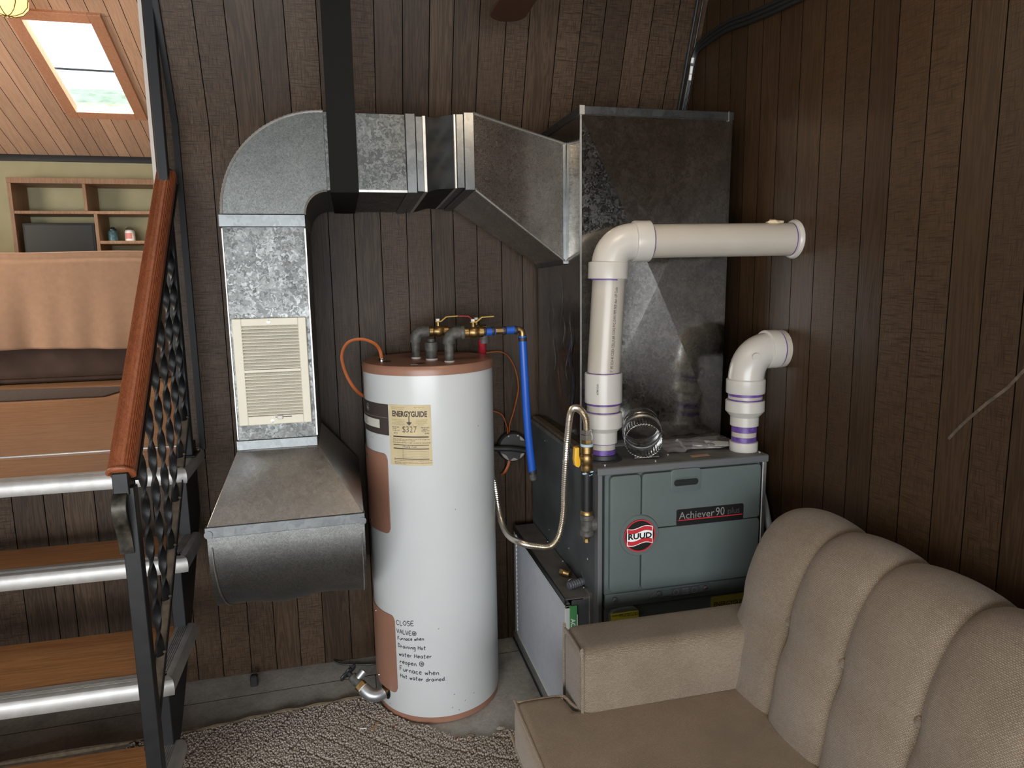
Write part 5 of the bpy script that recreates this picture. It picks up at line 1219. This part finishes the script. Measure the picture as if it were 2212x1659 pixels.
for nm, lb, x, r, h, mb, ml in (('candle_jar', 'dark teal glass candle jar with black lid on bookcase shelf', -1.788, .036, .075, 'jar_teal', 'jar_lid'), ('candle_jar', 'white glass candle jar with pink label beside the teal jar', -1.662, .037, .078, 'jar_white', 'glass')):
    j = thing(nm, lb, 'jar')
    obj('jar_body', lathe([(r*.9, 1.9245), (r, 1.930), (r, 1.9245+h), (r*.8, 1.9245+h+.012)], (x, 6.40, 0), seg=24), mb, j)
    obj('jar_lid', lathe([(r*.86, 1.9245+h+.012), (r*.86, 1.9245+h+.022), (r*.5, 1.9245+h+.028), (r*.45, 1.9245+h+.036), (r*.2, 1.9245+h+.04)], (x, 6.40, 0), seg=24), ml, j)
    if ml == 'glass': obj('jar_label', gridm(lambda u, v: (x+(r+.0008)*math.sin(-.9+1.5*u), 6.40-(r+.0008)*math.cos(-.9+1.5*u), 1.945+.045*v), 8, 2), 'jar_pink', j)
lm = thing('ceiling_lamp', 'glowing amber glass lamp hanging near the skylight', 'lamp')
LPX, LPY, LPZ = -1.765, 4.78, 3.155
obj('glass_bowl', lathe([(.002, -.055), (.04, -.052), (.08, -.035), (.105, -.005), (.11, .03), (.09, .05)], (LPX, LPY, LPZ), seg=28, caps=False), 'amber_glass', lm)
obj('lamp_cap', lathe([(.09, .05), (.06, .075), (.02, .09), (.02, .3)], (LPX, LPY, LPZ), seg=24), 'worn_gold', lm)
for k in range(8):
    t = 2*PI*k/8
    obj('glass_rib', tubem([(LPX+q*math.cos(t), LPY+q*math.sin(t), LPZ+z) for q, z in ((.004, -.0565), (.04, -.054), (.081, -.036), (.107, -.005), (.112, .03))], .003, 6), 'worn_gold', lm)
ll = bpy.data.lights.new('ceiling_lamp_glow', 'POINT'); ll.energy = 2.5; ll.color = (1, .6, .25); ll.shadow_soft_size = .05
lo = bpy.data.objects.new('ceiling_lamp_glow', ll); COL.objects.link(lo); lo.location = (LPX, LPY, LPZ+.02); lo.parent = lm

# ================================================================ CARPET
def bound(x):      # far edge of the carpet on the floor plan
    K = [(-2.5, 2.44), (-.62, 2.476), (-.32, 2.512), (0, 2.535), (.06, 2.47), (.10, 2.40), (.16, 2.335), (.23, 2.292), (.30, 2.215), (.39, 2.19), (.48, 2.205), (.70, 2.18)]
    for (a, ya), (b_, yb) in zip(K, K[1:]):
        if a <= x <= b_: return ya+(yb-ya)*(x-a)/(b_-a)
    return 2.18 if x > .7 else 2.44
cp_ = thing('carpet', 'mottled grey-brown carved loop carpet around the water heater foot', 'carpet')
xs = [-2.5, -.62, -.32, 0, .06, .10, .16, .23, .30, .39, .48, .60, .745]
poly = [(x, bound(x)-.004) for x in xs]+[(.745, .3), (-2.5, .3)]
obj('carpet_backing', prism(poly[::-1], lambda u, v, t: (u, v, t), .0005, .006), 'carpet_backing', cp_, smooth=False)
def pile():
    random.seed(11); V = []; F = []; step = .0061; S = 5
    y = 1.30
    while y < 2.56:
        x = -.80
        while x < .56:
            px, py = x+random.uniform(-.0028, .0028), y+random.uniform(-.0028, .0028); x += step
            if py > bound(px)-.004 or (px-HX)**2+(py-HY)**2 < (HR-.004)**2: continue
            if px > .46 and py < 1.75: continue
            # carved lines
            g1 = abs(((px*.75+py*1.0+.05*math.sin(6*px)) / .115) % 1-.5)*2; g2 = abs(((px*1.3-py*.55+.04*math.sin(7*py))/.16) % 1-.5)*2
            zone = math.sin(3.1*px+1.3)+math.sin(4.3*py) > .1
            carve = g1 > .90 if zone else g2 > .92
            h = (.005 if carve else .0155)+random.uniform(-.002, .003); r = random.uniform(.0031, .0052)
            if carve: r *= .75
            b0 = len(V); lx, ly = random.uniform(-.0035, .0035), random.uniform(-.0035, .0035); rot = random.random()*6
            for q, (rr, zz) in enumerate(((r*.85, .004), (r, h*.6), (r*.72, h*.93))):
                for k in range(S):
                    t = rot+2*PI*k/S; V.append((px+lx*q/2+rr*math.cos(t), py+ly*q/2+rr*math.sin(t), zz))
            V.append((px+lx, py+ly, h))
            for q in range(2):
                for k in range(S):
                    j = (k+1) % S; F.append((b0+q*S+k, b0+q*S+j, b0+q*S+S+j, b0+q*S+S+k))
            for k in range(S): F.append((b0+2*S+k, b0+2*S+(k+1) % S, b0+3*S))
        y += step
    me = bpy.data.meshes.new('pile'); me.from_pydata(V, [], F); me.update(); return me
me = pile(); me.materials.append(MATS['carpet_pile'])
for p in me.polygons: p.use_smooth = True
stuff(link(bpy.data.objects.new('carpet_pile', me), cp_))
random.seed(21)
ed = catmull([(x, bound(x)+.004+random.uniform(-.003, .003), .010) for x in (-1.9, -1.2, -.8, -.62, -.5, -.4, -.3, -.2, -.1, 0)], 6)
obj('carpet_binding', tubem(ed, [.009+.003*math.sin(i*.9) for i in range(len(ed))], 8), 'carpet_binding', cp_)
th = catmull([(x, bound(x)+.016+.004*math.sin(x*30), .009) for x in (-.6, -.5, -.4, -.34, -.28, -.22, -.16)], 10)
obj('loose_thread', tubem(th, [.0022+.0014*(i % 2) for i in range(len(th))], 6), 'pale_edge', cp_)
for k, (x, y, s) in enumerate(((.055, 2.405, .02), (.10, 2.33, .014), (.315, 2.20, .022), (.50, 2.20, .012))):
    obj('rust_stain', blob(30+k, (x, y, .010), s*.5), 'rust_stain', cp_)
tag(obj('carpet_tuft', blob(50, (.355, 2.205, .012), .010), 'carpet_binding'), 'pale frayed tuft lying at the torn carpet edge before heater', 'tuft')
tag(obj('carpet_tuft', blob(51, (.47, 2.215, .014), .009), 'carpet_pile'), 'frayed grey tuft at the carpet edge nearest the sofa', 'tuft')
tag(obj('wood_splinter', hexa([(.020, 2.315, .016), (.027, 2.313, .016), (.049, 2.353, .016), (.042, 2.357, .016), (.020, 2.315, .0195), (.027, 2.313, .0195), (.049, 2.353, .0195), (.042, 2.357, .0195)]), 'splinter'), 'small brown wood splinter on the carpet before the heater', 'splinter')
tag(obj('white_stick', cylm((-.018, 2.337, .0175), (.004, 2.332, .0175), .0018, 8), 'card_white'), 'tiny white stick beside the wood splinter on carpet', 'stick')
bp_ = thing('black_plug', 'small black square plug standing on the concrete strip', 'plug')
box('plug_body', -.433, -.405, 2.725, 2.752, .0065, .048, 'black_rubber', bp_, .003, 1)
box('plug_top', -.428, -.410, 2.730, 2.747, .048, .051, 'dark_slot', bp_)
tag(obj('thin_cord', tubem(catmull([(-.115, 2.815, .02), (-.085, 2.80, .011), (-.04, 2.785, .010), (.04, 2.765, .010), (.10, 2.78, .010)], 8), .004, 8), 'black_cable'), 'thin dark cord on the floor left of the heater', 'cord')

# ================================================================ UPPER RIGHT CORNER: CABLES, CLIP, FAN
def corner(s, dx=0, d=.02): q = SP(XW-.022+dx, s, -d-.008); return q
tag(obj('corner_cable', tubem([corner(s, -.03-.004*math.sin(3*s), .01) for s in [k*.1 for k in range(13)]], .006, 8), 'black_paint'), 'dark straight cable running up the corner of the sloping wall', 'cable')
tag(obj('corner_cable', tubem([corner(s, -.012, .01) for s in [k*.1 for k in range(13)]], .004, 8), 'black_cable'), 'thinner dark cable in the corner beside the straight one', 'cable')
for k in range(3):
    dz = (k-1)*.014
    pts = [corner(.02, -.012-.006*k, .03), corner(.20, -.012-.005*k, .03), Vector((XW-.024-.004*k, 2.69, 2.462+dz*.4)), Vector((XW-.022, 2.60, 2.488+dz)), Vector((XW-.022, 2.45, 2.487+dz)), Vector((XW-.022, 2.317, 2.468+dz)), Vector((XW-.022, 2.106, 2.446+dz)), Vector((XW-.022, 1.80, 2.43+dz)), Vector((XW-.022, 1.5, 2.45+dz))]
    tag(obj('draped_cable', tubem(catmull(pts, 8), .007, 8), 'black_cable'), ('lowest', 'middle', 'uppermost')[k]+' of three black cables running along right wall from corner', 'cable', 'black cables draped in the upper corner')
cc = thing('wire_connector', 'small white wire connectors hanging in the upper corner', 'connector')
for k, (z, h) in enumerate(((2.36, .022), (2.385, .028), (2.425, .02))):
    obj('connector_body', cylm((XW-.045+.004*k, 2.70, z), (XW-.043+.004*k, 2.697, z+h), .006, 8), 'white_print', cc)
fan = thing('ceiling_fan', 'dark brown rounded ceiling fan blade tip at the top edge', 'fan')
FBX, FBY, FBZ = .567, 2.345, 2.430
def blade():
    pts = []
    for i in range(13): a = PI*i/12; pts.append((.06*math.cos(a), .06*math.sin(a)))
    pts = pts+[(-.052, -.42), (.052, -.42)]
    return prism(pts, lambda u, v, t: (FBX+u, FBY+v, FBZ+t+.04*0), 0, .012, .002, 1)
ob = obj('fan_blade', blade(), 'fan_wood', fan)
box('blade_arm', FBX-.02, FBX+.02, FBY-.62, FBY-.38, FBZ+.012, FBZ+.022, 'worn_gold', fan, .002, 1)
obj('fan_motor', lathe([(.05, 0), (.11, .02), (.12, .09), (.06, .13), (.02, .14), (.02, 3.398-FBZ)], (FBX, FBY-.72, FBZ), seg=28), 'fan_wood', fan)
for a in (72, 144, 216, 288):
    me2 = ob.data.copy(); R_ = Matrix.Translation((FBX, FBY-.72, 0)) @ Matrix.Rotation(math.radians(a), 4, 'Z') @ Matrix.Translation((-FBX, -(FBY-.72), 0)); me2.transform(R_)
    link(bpy.data.objects.new('fan_blade', me2), fan)
# the fan's light kit: three warm glass shades, out of frame above
for k in range(3):
    a = 2*PI*k/3+.4; c = Vector((FBX+.11*math.cos(a), FBY-.72+.11*math.sin(a), FBZ-.06))
    obj('lamp_shade', lathe([(.03, .05), (.05, .02), (.062, -.02), (.066, -.05)], c, (0, 0, 1), 20, caps=False), 'lamp_glass', fan)
    l_ = bpy.data.lights.new('fan_bulb', 'POINT'); l_.energy = 2.2; l_.color = (1, .80, .58); l_.shadow_soft_size = .03
    o_ = bpy.data.objects.new('fan_bulb', l_); COL.objects.link(o_); o_.location = c+Vector((0, 0, -.07)); o_.parent = fan
